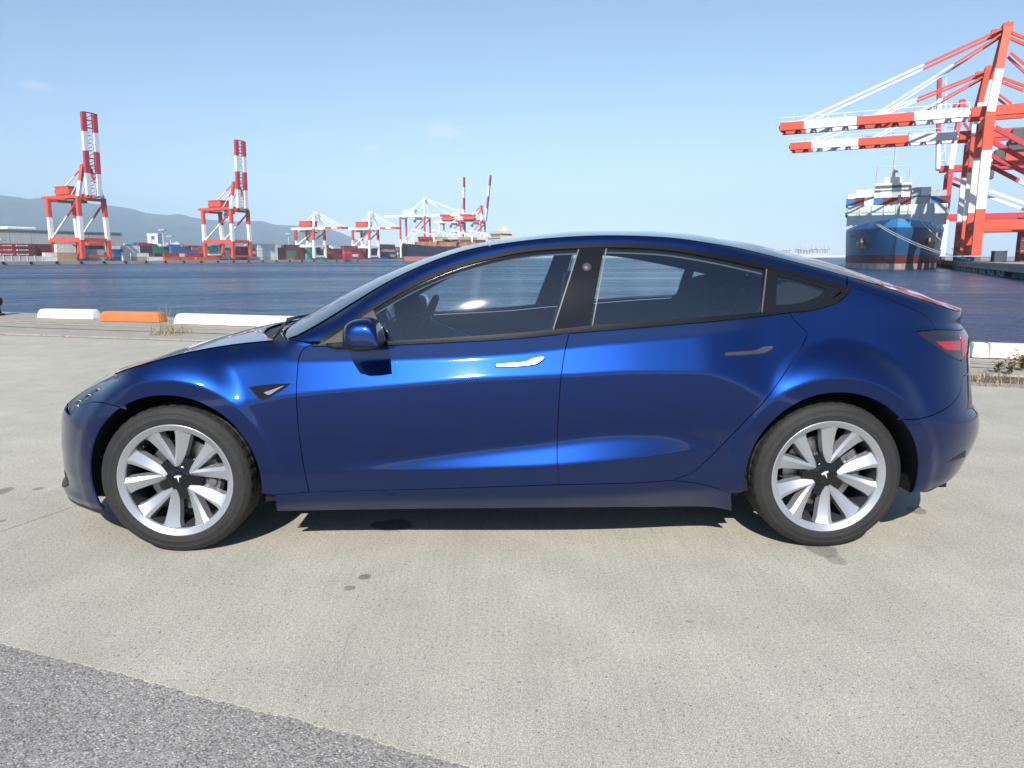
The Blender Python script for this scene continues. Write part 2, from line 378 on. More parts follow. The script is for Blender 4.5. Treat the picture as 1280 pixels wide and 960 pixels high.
# water
def water_mat():
    m = bpy.data.materials.new('sea_water'); m.use_nodes = True; n, l = nodes_of(m); b = n['Principled BSDF']
    b.inputs['Base Color'].default_value = (.022, .060, .130, 1); b.inputs['Roughness'].default_value = .25; b.inputs['IOR'].default_value = 1.33
    tc = n.new('ShaderNodeTexCoord'); hs = []
    for sc, rot, wgt, st in ((.55, 18, 1.5, 2.0), (1.7, -12, .55, 1.6), (5.5, 30, .15, 1.4), (.20, 6, 2.6, 2.2), (.06, 14, 3.0, 2.6), (.018, 4, 9.0, 3.0)):
        mp = n.new('ShaderNodeMapping'); mp.inputs['Rotation'].default_value = (0, 0, math.radians(rot)); mp.inputs['Scale'].default_value = (sc/st, sc, sc); l.new(tc.outputs['Object'], mp.inputs['Vector'])
        t = n.new('ShaderNodeTexNoise'); t.inputs['Scale'].default_value = 1; t.inputs['Detail'].default_value = 3; l.new(mp.outputs['Vector'], t.inputs['Vector'])
        k = n.new('ShaderNodeMath'); k.operation = 'MULTIPLY'; k.inputs[1].default_value = wgt; l.new(t.outputs['Fac'], k.inputs[0]); hs.append(k.outputs[0])
    wp_ = n.new('ShaderNodeTexNoise'); wp_.inputs['Scale'].default_value = 1; wp_.inputs['Detail'].default_value = 4; wm = n.new('ShaderNodeMapping'); wm.inputs['Scale'].default_value = (.006, .03, 1); l.new(tc.outputs['Object'], wm.inputs['Vector']); l.new(wm.outputs['Vector'], wp_.inputs['Vector'])
    wr = n.new('ShaderNodeMapRange'); wr.inputs['From Min'].default_value = .35; wr.inputs['From Max'].default_value = .65; wr.inputs['To Min'].default_value = .12; wr.inputs['To Max'].default_value = .42; l.new(wp_.outputs['Fac'], wr.inputs['Value']); l.new(wr.outputs['Result'], b.inputs['Roughness'])
    s = hs[0]
    for h in hs[1:]:
        a = n.new('ShaderNodeMath'); a.operation = 'ADD'; l.new(s, a.inputs[0]); l.new(h, a.inputs[1]); s = a.outputs[0]
    bp = n.new('ShaderNodeBump'); bp.inputs['Strength'].default_value = 1; bp.inputs['Distance'].default_value = 1.7; l.new(s, bp.inputs['Height']); l.new(bp.outputs['Normal'], b.inputs['Normal'])
    return m
WZ = -2.0
m = MB(); gx = [-16000, -3000, -600, -100, 0, 100, 600, 3000, 16000]; gy = [-300, 0, 60, 300, 1200, 6000, 18000]
m.grid([[(x, y, WZ) for x in gx] for y in gy], flip=True); m.build('water', water_mat(), kind='structure')
# bull rails along the quay edge
def bull_rail(px0, px1, y_base0, y_base1, colour, label, hgt=.19, dep=.26, tp=.09):
    a = on_z(px0, y_base0, CZ); b = on_z(px1, y_base1, CZ); d = Vector((b[0]-a[0], b[1]-a[1], 0)); L = d.length; d.normalize(); nrm = Vector((-d.y, d.x, 0))
    prof = [(0, 0), (.012, hgt*.78), (.05, hgt), (dep-.05, hgt), (dep-.012, hgt*.78), (dep, 0)]
    m = MB(); stations = [(0, 0.0), (.14*tp, .55), (.5*tp, .90), (tp, 1.0), (L-tp, 1.0), (L-.5*tp, .90), (L-.14*tp, .55), (L, 0.0)]
    V = []; k = len(prof)
    for s, f in stations:
        for w, h in prof: V.append(tuple(d*s+nrm*w+Vector((0, 0, max(0, h*(f if f < 1 else 1)) if f < 1 else h))))
    F = [(i*k+j, i*k+j+1, (i+1)*k+j+1, (i+1)*k+j) for i in range(len(stations)-1) for j in range(k-1)]
    m.add(V, F)
    base = dict(white=((.80, .77, .72), 'rail_white'), orange=((.62, .17, .055), 'rail_orange'), pinkish=((.74, .62, .56), 'rail_faded'))[colour]
    o = m.build('bull_rail', mat(base[1], base[0], rough=.7, vary=.10, vscale=3, bump=.2, bscale=25), fix=True, loc=(a[0], a[1], CZ), smooth=35, label=label, cat='bull rail', group='bull rails along the quay edge')
    return o
bull_rail(46, 116, 397.5, 399, 'white', 'short white painted bull rail on the quay edge beside the bollard')
bull_rail(124, 199, 401, 402.8, 'orange', 'orange painted bull rail between two white ones on the quay edge')
bull_rail(217, 366, 404.5, 409.5, 'white', 'long white bull rail on the quay edge behind the car bonnet')
bull_rail(384, 455, 411, 414, 'orange', 'orange bull rail on the quay edge seen past the car windscreen')
bull_rail(480, 640, 415.5, 421.5, 'white', 'white bull rail on the quay edge seen through the front side window')
bull_rail(1215, 1236, 446.5, 447.3, 'white', 'bright white bull rail end piece behind the car tail lamp', hgt=.172, tp=.02)
bull_rail(1236.4, 1420, 447.3, 453.5, 'pinkish', 'faded pinkish white bull rail beyond the weeds at the car tail', hgt=.172, tp=.02)
# bollard
b0 = on_z(-7, 394, CZ); m = MB()
m.lathe([(.20, 0), (.20, .03), (.145, .05), (.125, .14), (.13, .20), (.175, .25), (.19, .33), (.17, .39), (.10, .425), (.001, .43)], 24, axis='z')
m.build('bollard', mat('rusty_bollard', (.055, .018, .015), rough=.7, vary=.4, vscale=9), fix=True, loc=(b0[0], b0[1], CZ), smooth=40, label='dark rusty mooring bollard on the quay edge beside the short white rail', cat='bollard')
# dry grass and weeds
GRASS = mat('dry_grass', (.33, .26, .15), rough=.9, vary=.5, vscale=6); WEED = mat('green_weed', (.15, .19, .06), rough=.8, vary=.4, vscale=8)
def blades(mm, cx, cy, z, n, hgt, spread, mi=0, lean=.6, wid=.004):
    for _ in range(n):
        a = random.uniform(0, 6.28); r = spread*random.random()**.6; x, y = cx+r*math.cos(a), cy+r*math.sin(a)
        h = hgt*random.uniform(.4, 1.1); la = random.uniform(0, 6.28); ln = lean*h*random.random(); w = wid*random.uniform(.6, 1.6); t = random.uniform(0, 3.14)
        dx, dy = math.cos(t)*w, math.sin(t)*w; ex, ey = x+math.cos(la)*ln, y+math.sin(la)*ln
        mx, my = x+math.cos(la)*ln*.35, y+math.sin(la)*ln*.35
        mm.add([(x-dx, y-dy, z), (x+dx, y+dy, z), (mx+dx*.7, my+dy*.7, z+h*.55), (mx-dx*.7, my-dy*.7, z+h*.55), (ex, ey, z+h)], [(0, 1, 2, 3), (3, 2, 4)], mi)
m = MB()
for x in np.arange(4.3, 12, .035):
    y0, y1 = pl(B_pts, x), pl(Cf_pts, x)
    for k in range(3):
        blades(m, x, random.uniform(y0-.03, y1), 0, 5, random.uniform(.03, .11), .07, lean=1.3, wid=.004)
for x in np.arange(-14, -3.5, .06): blades(m, x, (pl(B_pts, x)+pl(Cf_pts, x))/2, 0, 3, random.choice([.015, .02, .04]), .05, lean=1)
m.build('dry_grass', GRASS, kind='stuff')
c = gp(212, 419.5); m = MB(); blades(m, c[0], c[1]+.05, 0, 160, .26, .34, lean=1.0, wid=.004); blades(m, c[0]-.1, c[1]+.1, 0, 8, .75, .1, lean=.3, wid=.0035); m.build('dry_weed', GRASS, label='dry straw-coloured weed tuft growing from the cope joint before the bonnet', cat='weed')
def weed(px, py, hgt, label, n=14, green=.5):
    c = gp(px, py); mm = MB()
    for _ in range(n):
        a = random.uniform(0, 6.28); h = hgt*random.uniform(.5, 1); ln = h*random.uniform(.05, .5); P = [(0, 0, 0), (math.cos(a)*ln*.4, math.sin(a)*ln*.4, h*.5), (math.cos(a)*ln, math.sin(a)*ln, h)]
        mm.tube(P, [.004, .003, .0015], n=5, mi=0)
        for k in range(9):
            f = random.uniform(.25, 1); q = Vector(P[0]).lerp(Vector(P[2]), f); b = random.uniform(0, 6.28); L = random.uniform(.03, .07)
            d = Vector((math.cos(b), math.sin(b), random.uniform(.1, .8))).normalized()*L; sd_ = Vector((-math.sin(b), math.cos(b), 0))*L*.22
            mm.add([q, q+d*.5+sd_, q+d, q+d*.5-sd_], [(0, 1, 2, 3)], 1 if random.random() < green else 0)
    return mm.build('weed', [GRASS, WEED], loc=(c[0], c[1], 0), label=label, cat='weed')
weed(1277, 466, .30, 'leafy green weed growing at the cope by the faded rail', 18, .75)
weed(1262, 470, .26, 'half dry weed with bare stalks before the faded rail', 12, .25)
weed(1247, 468, .17, 'small dry weed at the cope nearest the car tail', 9, .12)
# ================================================================== HARBOUR: terminals, cranes, ships, hills
ORANGE = mat('crane_orange', (.62, .085, .04), rough=.6, vary=.10, vscale=.2); WHITE = mat('crane_white', (.80, .80, .80), rough=.6, vary=.06, vscale=.3)
RED = mat('crane_red', (.50, .045, .055), rough=.6, vary=.10, vscale=.2); DKGREY = mat('machine_grey', (.10, .10, .11), rough=.7); PALE = mat('pale_grey', (.50, .52, .52), rough=.7)
CABLE = mat('stay_grey', (.45, .45, .47), rough=.6)
LO = np.array([-278.0, 417.0]); LQ = np.array([.452, .892]); LQ = LQ/np.linalg.norm(LQ); LIN = np.array([-LQ[1], LQ[0]])   # left terminal: quay line, direction, inland normal
def Lp(s, back=0.0): return LO+LQ*s+LIN*back
def L_at_px(px, back=0.0):
    d = ray(px, 322); o = LO+LIN*back-CAM[:2]
    A = np.array([[d[0], -LQ[0]], [d[1], -LQ[1]]]); t, s = np.linalg.solve(A, o); return s
PP = np.array([73.0, 98.0]); PQ = np.array([.4537, .8912]); PQ = PQ/np.linalg.norm(PQ); PIN = np.array([PQ[1], -PQ[0]])       # right pier
def Pp(s, back=0.0): return PP+PQ*s+PIN*back
# terminal grounds
YARD = mat('yard_concrete', (.34, .33, .31), rough=.95, vary=.15, vscale=.05)
def yard(name, pts, z=0.0, depth=6.0):
    n = len(pts); m = MB(); m.add([(x, y, z) for x, y in pts]+[(x, y, z-depth) for x, y in pts], [tuple(range(n))]+[(i, (i+1) % n, n+(i+1) % n, n+i) for i in range(n)])
    return m.build(name, YARD, kind='structure', fix=True)
l0, l1 = Lp(-330), Lp(330); yard('terminal_ground', [tuple(l0), tuple(l1), tuple(Lp(330, 200)), tuple(Lp(900, 1500)), (-2600, 4400), (-9000, 4400), (-9000, 400), tuple(Lp(-330, 1500))])
# fenders on the far quay face
fm = MB(); fm.box((-.9, -.6, -1.6), (.9, .05, -.15), bev=.25); FME = fm.mesh('quay_fender', mat('fender_black', (.012, .012, .013), rough=.8), fix=True)
for k in range(-6, 22):
    p = Lp(-8+15*k, -.3); o = put('quay_fender', FME, label='black rubber fender on the far quay face under the container yard', cat='fender', group='fenders along the far quay'); o.location = (p[0], p[1], 0); o.rotation_euler = (0, 0, math.atan2(LQ[1], LQ[0]))
def gantry(org, q, w, label, span=18, gauge=30, zg=40, za=62, zp=14, boom=46, up=False, back=12, cols=(ORANGE, WHITE, RED), house=ORANGE, boom_mat=None, k=1.0, bands=None, half=False, tilt=82, legw=1.5, boomw=7.0, leg_top=0, boomcols=None, bt=1.2):
    """container crane: local x along the quay (q), local y out over the water (w)"""
    ang = math.atan2(q[1], q[0]); root = empty('gantry_crane', (org[0], org[1], 0), ang, label=label, cat='crane', group='container gantry cranes')
    # make sure +y points over water
    sy = 1 if (math.cos(ang+math.pi/2)*w[0]+math.sin(ang+math.pi/2)*w[1]) > 0 else -1
    def P(x, y, z): return (x, y*sy, z)
    h = span/2; mats = list(cols)
    fz = lambda z: (z-1.5)/(zg-1.5)
    lb = bands or [(0, fz(zp), 0), (fz(zp), fz(zp+(zg-zp)*.55), 1), (fz(zp+(zg-zp)*.55), 1, leg_top)]
    for x in (-h, h):
        for y, nm in ((0, 'waterside_leg'), (-gauge, 'landside_leg')):
            MB().beam(P(x, y, 1.5), P(x*.92, y, zg), legw, legw, bands=lb).build('leg', mats, root, fix=True)
            m = MB(); m.beam(P(x-4, y, .75), P(x+4, y, .75), 1.1, 1.0)
            for i in range(4): m.tube([P(x-3+2*i, y-.5, .4), P(x-3+2*i, y+.5, .4)], .4, n=8)
            m.build('bogie', DKGREY, root)
        MB().beam(P(x, 0, zp), P(x, -gauge, zp), legw*.9, legw*1.15, mi=0).build('portal_beam', mats, root, fix=True)
        MB().beam(P(x, -gauge+1, zp+1), P(x*.95, -1, zg-3), .95, .95, bands=[(0, .62, 1), (.62, 1, 2)]).build('brace', mats, root, fix=True)
    for y in (0, -gauge):
        MB().beam(P(-h, y, 3.0), P(h, y, 3.0), 1.2, 1.6).build('sill_beam', mats, root, fix=True)
        MB().beam(P(-h*.93, y, zg-1.2), P(h*.93, y, zg-1.2), 1.4, 1.8).build('cross_beam', mats, root, fix=True)
        MB().beam(P(-h, y, zp), P(h, y, zp), legw*.8, legw).build('cross_beam', mats, root, fix=True)
    g = boomw/2
    for x in (-g, g):
        MB().beam(P(x, 3, zg+1), P(x, -gauge-back, zg+1), 1.1, 2.0).build('girder', mats, root, fix=True)
    bc = boomcols or [(0, .27, 1), (.27, .54, 2), (.54, .77, 1), (.77, 1, 2)]
    th = math.radians(tilt if up else 0.0); c, s = math.cos(th), math.sin(th); bm_ = MB()
    def B(f, x, dz=0): return P(x, 3.5+c*boom*f-s*dz, zg+1+s*boom*f+c*dz)
    for x in (-g, g):
        for f0, f1, mi in bc:
            bm_.beam(B(f0, x), B(f1, x), bt, bt*1.5, mi=mi)
    nb = 11
    for i in range(nb+1):
        f = i/nb; mi = next((mm for a, b, mm in bc if a <= f <= b), 1)
        bm_.beam(B(f, -g), B(f, g), .6, .7, mi=mi)
        if i < nb: bm_.beam(B(f, -g), B((i+1)/nb, g), .35, .35, mi=mi)
        if i < nb:
            for x in (-g, g):
                bm_.beam(B(f, x, 1.1), B(f, x, 2.1), .10, .10, mi=mi)
    for x in (-g, g): bm_.beam(B(0, x, 2.1), B(1, x, 2.1), .10, .10, mi=1)
    bm_.build('boom', mats, root, fix=True)
    ax = -2.0
    for x in (-1, 1):
        MB().beam(P(x*h*.9, 0, zg), P(x*g*.62, ax, za), legw*.85, legw*.85, bands=[(0, .5, 1), (.5, 1, 0)]).build('apex_leg', mats, root, fix=True)
        MB().beam(P(x*g*.6, ax, za-.5), P(x*g, -gauge+2, zg+2), .6, .6, bands=[(0, .3, 0), (.3, .75, 1), (.75, 1, 0)]).build('backstay', mats, root, fix=True)
        MB().beam(P(x*g*.6, ax-1, za*.72+zg*.28), P(x*g, -gauge*.45, zg+2), .45, .45, bands=[(0, .4, 0), (.4, 1, 1)]).build('backstay', mats, root, fix=True)
    m = MB(); m.beam(P(-g*.8, ax, za), P(g*.8, ax, za), 1.8, 2.2); m.beam(P(-g*.4, ax+1.6, za-.4), P(g*.4, ax+1.6, za-.4), 2.2, 1.4); m.beam(P(-g*.5, ax, za+1.4), P(g*.5, ax, za+1.4), .25, .25); m.build('apex_head', mats, root, fix=True)
    for x in (-g, g):
        if up:
            MB().beam(P(x*.6, ax+1, za), B(.42, x), .3, .3).build('forestay', [CABLE], root)
        else:
            MB().beam(P(x*.6, ax+1, za), B(.88, x, 1), .42, .42, bands=[(0, .36, 0), (.36, 1, 1)]).build('forestay', mats, root, fix=True)
            MB().beam(P(x*.6, ax+1, za-1), B(.48, x, 1), .36, .36, bands=[(0, .36, 0), (.36, 1, 1)]).build('forestay', mats, root, fix=True)
    m = MB(); y0, y1 = (-gauge+2)*sy, (-gauge+15)*sy; m.box((-4.5, min(y0, y1), zg+2.2), (4.5, max(y0, y1), zg+7.2), bev=.3); m.box((-4.8, min(y0, y1)-.4, zg+7.0), (4.8, max(y0, y1)+.4, zg+7.5))
    for i in range(4): m.box((-4.7+2.5*i, max(y0, y1)-.05, zg+3.2), (-3.4+2.5*i, max(y0, y1)+.12, zg+5.2))
    m.build('machinery_house', house, root, fix=True)
    m = MB(); y = (-gauge*.35)*sy; m.box((-2.6, y-3, zg-3.0), (2.6, y+3, zg-.6)); m.box((-1.2, y+3.2, zg-5.8), (1.2, y+5.6, zg-2.6), bev=.2); m.build('trolley', DKGREY, root, fix=True)
    m = MB()
    for i in range(5):
        z0 = zp+(zg-zp)*i/5; z1 = zp+(zg-zp)*(i+1)/5; yy = -gauge+(1.6 if i % 2 else -1.6)
        m.beam(P(h+1, -gauge+1.6*(1 if i % 2 else -1), z0), P(h+1, -gauge-1.6*(1 if i % 2 else -1), z1), .5, .25)
    m.build('stair', PALE, root)
    return root
wL = -LIN
def zpx(px, py, pos): return float(on_y(px, py, pos[1])[2])
s1 = L_at_px(121, 3); p1 = Lp(s1, 3); gantry(p1, LQ, wL, 'tall red and white gantry crane with raised boom beside the grey warehouse', zg=zpx(110, 247, p1), za=zpx(108, 208, p1), zp=zpx(120, 300, p1), boom=zpx(118, 144, p1)-zpx(118, 247, p1), up=True, tilt=87, back=14, legw=2.3, bt=1.9)
s2 = L_at_px(303, 3); p2 = Lp(s2, 3); gantry(p2, LQ, wL, 'tall red and white gantry crane with raised boom behind the white container stack', zg=zpx(300, 262, p2), za=zpx(293, 229, p2), zp=zpx(300, 302, p2), boom=zpx(303, 177, p2)-zpx(303, 261, p2), up=True, tilt=88, back=10, legw=2.3, bt=2.0)
s3 = L_at_px(400, 3); p3 = Lp(s3, 3); gantry(p3, LQ, wL, 'small white gantry crane with lowered boom behind dark red containers', zg=zpx(395, 287, p3), za=zpx(392, 266, p3), zp=12, gauge=20, span=15, boom=26, back=8, legw=1.9, cols=(WHITE, WHITE, ORANGE), bands=[(0, .62, 1), (.62, 1, 2)])
s4 = L_at_px(468, 3); p4 = Lp(s4, 3); gantry(p4, LQ, wL, 'small white gantry crane with lowered boom beside the dark hulled freighter', zg=zpx(460, 287, p4), za=zpx(458, 265.5, p4), zp=12, gauge=20, span=15, boom=26, back=8, legw=1.9, cols=(WHITE, WHITE, ORANGE), bands=[(0, .62, 1), (.62, 1, 2)])
# farther basin: white crane and two with raised booms behind the freighter
def free(px, y): d = ray(px, 322); return (CAM+d*((y-CAM[1])/d[1]))[:2]
q5 = np.array([.25, .97]); w5 = np.array([.97, -.25])
p5 = free(535, 800); gantry(p5, q5, w5, 'white gantry crane with lowered boom and domed machinery house behind the freighter', zg=zpx(530, 271, p5), za=zpx(541, 248, p5), zp=16, gauge=28, boom=46, back=20, cols=(WHITE, WHITE, RED), house=WHITE, bands=[(0, .45, 1), (.45, 1, 2)])
p6 = free(577, 850); gantry(p6, q5, w5, 'red and white crane with upright boom in the middle of the far cluster', zg=zpx(577, 278, p6), za=zpx(577, 262, p6), zp=16, boom=zpx(577, 221, p6)-zpx(577, 276, p6), up=True, tilt=89, gauge=24, back=8, cols=(WHITE, WHITE, RED), boomw=4)
p7 = free(604, 830); gantry(p7, q5, w5, 'red and white crane with leaning boom above the freighter bridge', zg=zpx(606, 277, p7), za=zpx(602, 258, p7), zp=16, boom=(zpx(612, 220, p7)-zpx(607, 276, p7))*1.01, up=True, tilt=83, gauge=24, back=8, cols=(RED, WHITE, RED), boomw=3.5)
# ---- right pier cranes
wP = -PIN
pa = Pp(69, .8); gantry(pa, PQ, wP, 'large orange and white gantry crane with lowered boom nearest on the right pier', span=15, zg=zpx(1238, 148, pa), za=zpx(1248, 40, pa), zp=zpx(1225, 283, pa), boom=38.5, back=16, legw=1.8, boomw=6, boomcols=[(0, .27, 1), (.27, .57, 0), (.57, .86, 1), (.86, 1, 0)], bands=[(0, .33, 0), (.33, .74, 1), (.74, 1, 0)], house=WHITE)
pb = Pp(93, .8); gantry(pb, PQ, wP, 'large orange and white gantry crane with lowered boom standing behind the nearest one', span=15, zg=zpx(1215, 176, pb), za=zpx(1222, 92, pb), zp=zpx(1205, 285, pb), boom=38.5, back=16, legw=1.8, boomw=6, boomcols=[(0, .27, 1), (.27, .57, 0), (.57, .86, 1), (.86, 1, 0)], bands=[(0, .30, 0), (.30, .70, 1), (.70, 1, 0)], house=WHITE)
pc = Pp(185, 3); gantry(pc, PQ, wP, 'white and red crane with raised boom behind the container ship', span=18, zg=zpx(1175, 215, pc), za=zpx(1172, 130, pc), zp=15, boom=zpx(1170, 100, pc)-zpx(1172, 215, pc), up=True, tilt=86, back=10, cols=(RED, WHITE, RED), bands=[(0, .5, 1), (.5, 1, 0)], boomw=4)
# ---- right pier: deck, piles, braces
pier = empty('pier', (PP[0], PP[1], 0), math.atan2(PQ[1], PQ[0]), label='concrete pier on green piles under the orange gantry cranes', cat='pier')
DECK = mat('pier_deck', (.36, .33, .29), rough=.9, vary=.2, vscale=.4); PILE = mat('pile_green', (.16, .22, .19), rough=.8, vary=.3, vscale=1.5); PCOL = mat('pile_grey', (.14, .13, .125), rough=.9, vary=.3, vscale=.8)
m = MB(); m.box((-80, -70, -1.0), (520, 0, 0)); m.box((-80, -.2, -.25), (520, .25, .22)); m.build('deck', DECK, pier)
m = MB(); m.box((-80, -70, -4), (520, -7.5, -1.0)); m.build('inner_wall', PCOL, pier)
for i in range(16):
    x = 18+i*5.6
    m = MB(); m.tube([(x, -.4, -4), (x, -.4, -.9)], .30, n=8); m.build('pile', PILE, pier, smooth=True)
    if i % 2 == 0: MB().beam((x, -.35, -2.2), (x+5.6, -.35, -1.1), .3, .3).build('brace', PILE, pier)
for i in range(14):
    x = -70+i*6.2
    m = MB(); m.tube([(x, -1.5, -4), (x, -1.5, -.9)], .95, n=12); m.build('pile', PCOL, pier, smooth=True)
# ---- container meshes
def container_mesh(name, col, L=12.2, mark=False):
    m = MB(); H, W = 2.6, 2.44; mats = [mat('container_'+name, col, rough=.6, vary=.14, vscale=.5), WHITE_C]
    m.box((0.1, .06, .15), (L-.1, W-.06, H-.05))
    for z in (.0, H-.22): 
        for y in (0, W-.16): m.box((.0, y, z), (L, y+.16, z+.2))
    for x in (0, L-.18):
        for y in (0, W-.18): m.box((x, y-.004, .004), (x+.18, y+.184, H-.004))
    nr = 10
    for k in range(nr):
        x = .5+(L-1)*k/(nr-1)
        for y in (.0, W-.1): m.box((x-.14, y+.01, .2), (x+.14, y+.09, H-.22))
    if mark:
        for y in (-.03, W+.005):
            x = L*.18
            for k in range(8):
                w_ = random.uniform(.35, .7); m.box((x, y, 1.15), (x+w_, y+.02, 1.15+random.uniform(.5, .8)), 1); x += w_+.2
            m.box((L*.05, y, .9), (L*.13, y+.02, 2.0), 1)
    return m.mesh('container_'+name, mats, fix=False)
WHITE_C = mat('container_mark', (.72, .70, .68), rough=.6)
CCOL = dict(red=(.38, .028, .035), brown=(.16, .035, .035), white=(.70, .70, .68), tan=(.46, .33, .17), blue=(.05, .15, .36), green=(.04, .22, .13), grey=(.42, .45, .45), orange=(.55, .12, .04), dark=(.05, .06, .09), teal=(.10, .33, .27), cream=(.66, .60, .45))
CM = {}
def cmesh(c, L=12.2, mark=False):
    key = (c, L, mark)
    if key not in CM: CM[key] = container_mesh(c, CCOL[c], L, mark)
    return CM[key]
angL = math.atan2(LQ[1], LQ[0])
def stack(px, back, colours, where, L=12.2, mark=False, ang=None, z0=0.0):
    s = L_at_px(px, back); p = Lp(s, back)
    for i, c in enumerate(colours):
        o = put('shipping_container', cmesh(c, L, mark)); o.location = (p[0]+random.uniform(-.1, .1), p[1]+random.uniform(-.1, .1), z0+2.6*i+.004*i); o.rotation_euler = (0, 0, angL)
        t = TIER[i] if len(colours) > 1 and i < len(colours)-1 else ('topmost' if len(colours) > 1 else 'only')
        tag(o, label=(lambda a_, b_: a_+b_ if len((a_+b_).split()) <= 16 else a_.replace(' of its stack', '')+b_)(f'{CNAME[c]} container, {t} of its stack, ', where), cat='container', group=f'{CNAME[c]} containers, {t} of stack, {where}')
TIER = ('lowest', 'second', 'third', 'fourth', 'fifth', 'sixth')
CNAME = dict(red='bright red', brown='dark brown', white='white', tan='tan', blue='blue', green='green', grey='pale grey', orange='orange', dark='dark navy', teal='pale teal', cream='cream')
W1 = 'lettered in white, before the grey warehouse'
for px in (-24, -2): stack(px, 22, ['red']*4, W1, mark=True)
stack(20, 22, ['brown']*4, W1, mark=True); stack(41, 24, ['brown']*4, 'unlettered, beside the tan pair before the warehouse')
stack(41, 12, ['white'], 'low on the quay before the warehouse stacks'); stack(54, 10, ['white'], 'low on the quay before the warehouse stacks'); stack(56, 14, ['white', 'white'], 'low on the quay before the warehouse stacks')
stack(72, 8, ['tan', 'tan'], 'of the tan pair under the first raised-boom crane'); stack(72, 14, ['tan', 'tan', 'white', 'white'], 'behind the tan pair under the first tall crane')
stack(90, 40, ['dark', 'blue', 'blue', 'dark'], 'behind the legs of the first raised-boom crane'); stack(110, 44, ['grey', 'grey', 'grey', 'dark'], 'behind the legs of the first raised-boom crane', )
stack(126, 50, ['grey', 'teal', 'grey'], 'behind the legs of the first raised-boom crane'); stack(143, 26, ['dark', 'blue', 'blue'], 'right beside the first raised-boom crane')
stack(155, 16, ['white', 'white'], 'of the pale block between the raised-boom cranes'); stack(156, 24, ['white', 'white', 'white', 'white'], 'of the pale block between the raised-boom cranes'); stack(166, 10, ['tan', 'white'], 'before the pale block between the raised-boom cranes')
stack(172, 34, ['dark', 'green', 'dark', 'dark'], 'of the green rows between the raised-boom cranes'); stack(184, 10, ['white'], 'alone on the quay right of the pale block')
for px, c in ((184, ['blue', 'dark', 'green', 'green']), (196, ['dark', 'green', 'green', 'green']), (206, ['red', 'red', 'green', 'dark'])): stack(px, 40, c, 'of the green rows between the raised-boom cranes')
stack(194, 22, ['red', 'red'], 'before the green rows between the raised-boom cranes'); stack(206, 12, ['orange', 'red'], 'before the green rows between the raised-boom cranes')
for px, c in ((215, ['red', 'white', 'blue', 'blue']), (223, ['dark', 'blue', 'blue', 'dark']), (232, ['red', 'blue', 'blue'])): stack(px, 34, c, 'of the blue rows beside the second raised-boom crane')
stack(226, 12, ['orange'], 'low before the blue rows'); stack(234, 18, ['orange', 'red'], 'low before the blue rows')
for px, c in ((241, ['white', 'dark', 'orange', 'orange']), (249, ['white', 'green', 'orange', 'green'])): stack(px, 46, c, 'just left of the second raised-boom crane')
stack(246, 16, ['orange'], 'low beside the second raised-boom crane')
for px, c in ((262, ['orange', 'white', 'green']), (274, ['white', 'white', 'white']), (288, ['dark', 'white', 'dark'])): stack(px, 44, c, 'behind the legs of the second raised-boom crane')
stack(296, 9, ['brown', 'brown', 'brown', 'brown'], 'under the second raised-boom crane')
for px in (323, 334): stack(px, 12, ['cream', 'white', 'white', 'white', 'white'], 'of the tall pale block by the second raised-boom crane')
stack(342, 40, ['brown', 'brown', 'brown', 'cream', 'cream'], 'of the dark red block'); stack(352, 40, ['brown', 'brown', 'brown', 'brown', 'green'], 'of the dark red block')
for px, c in ((346, ['red', 'brown', 'brown', 'brown']), (358, ['orange', 'green', 'green', 'brown', 'brown']), (368, ['brown']*5), (376, ['dark', 'brown', 'brown', 'brown', 'brown'])): stack(px, 18, c, 'of the dark red block')
stack(384, 16, ['teal']*5, 'of the pale teal column beside the dark red block'); stack(390, 22, ['green', 'green', 'brown', 'brown', 'brown'], 'right of the pale teal column')
stack(397, 14, ['green', 'green'], 'right of the pale teal column')
for px, c in ((402, ['red', 'red', 'orange']), (410, ['brown', 'brown', 'red', 'brown']), (418, ['brown', 'red', 'dark', 'brown'])): stack(px, 26, c, 'between the two small cranes')
for px, c in ((431, ['red', 'red', 'orange', 'red', 'brown']), (440, ['red', 'white', 'red', 'brown', 'red']), (448, ['red', 'red', 'red', 'orange', 'brown'])): stack(px, 16, c, 'of the red block by the second small crane')
for px, c in ((460, ['brown', 'brown', 'dark', 'brown', 'dark']), (468, ['red', 'red', 'brown', 'brown', 'dark'])): stack(px, 16, c, 'at the stern end of the yard beside the freighter')
for px, c in ((477, ['grey', 'brown', 'dark', 'grey', 'brown', 'brown']), (486, ['dark', 'grey', 'brown', 'grey', 'dark', 'brown'])): stack(px, 22, c, 'of the mixed block nearest the freighter')
# deeper rows of the yard: past the three hundred boxes picked out one by one, joined into one mass
bk = MB(); keys = ['red', 'brown', 'green', 'blue', 'white', 'grey', 'orange', 'dark', 'teal']; bmats = [mat('container_'+k_, CCOL[k_], rough=.6, vary=.14, vscale=.5) for k_ in keys]; yr = random.Random(5)
for row, bck in enumerate((62, 78, 96, 120, 150)):
    sA, sB = L_at_px(100, bck), L_at_px(498, bck); s_ = sA
    while s_ < sB:
        L_ = yr.choice([12.2, 12.2, 6.1]); nt = yr.choice([3, 4, 4, 5]) if row < 3 else yr.choice([4, 5, 5, 6]); base_c = yr.randrange(9)
        if yr.random() < .88:
            for t_ in range(nt):
                ci = base_c if yr.random() < .45 else yr.randrange(9); p_ = Lp(s_, bck); q_ = Lp(s_+L_-.3, bck)
                bk.beam((p_[0], p_[1], 1.3+2.62*t_), (q_[0], q_[1], 1.3+2.62*t_), 2.44, 2.56, mi=ci)
        s_ += L_+yr.choice([.2, .2, 3.0])
bk.build('stacked_containers', bmats, kind='stuff')
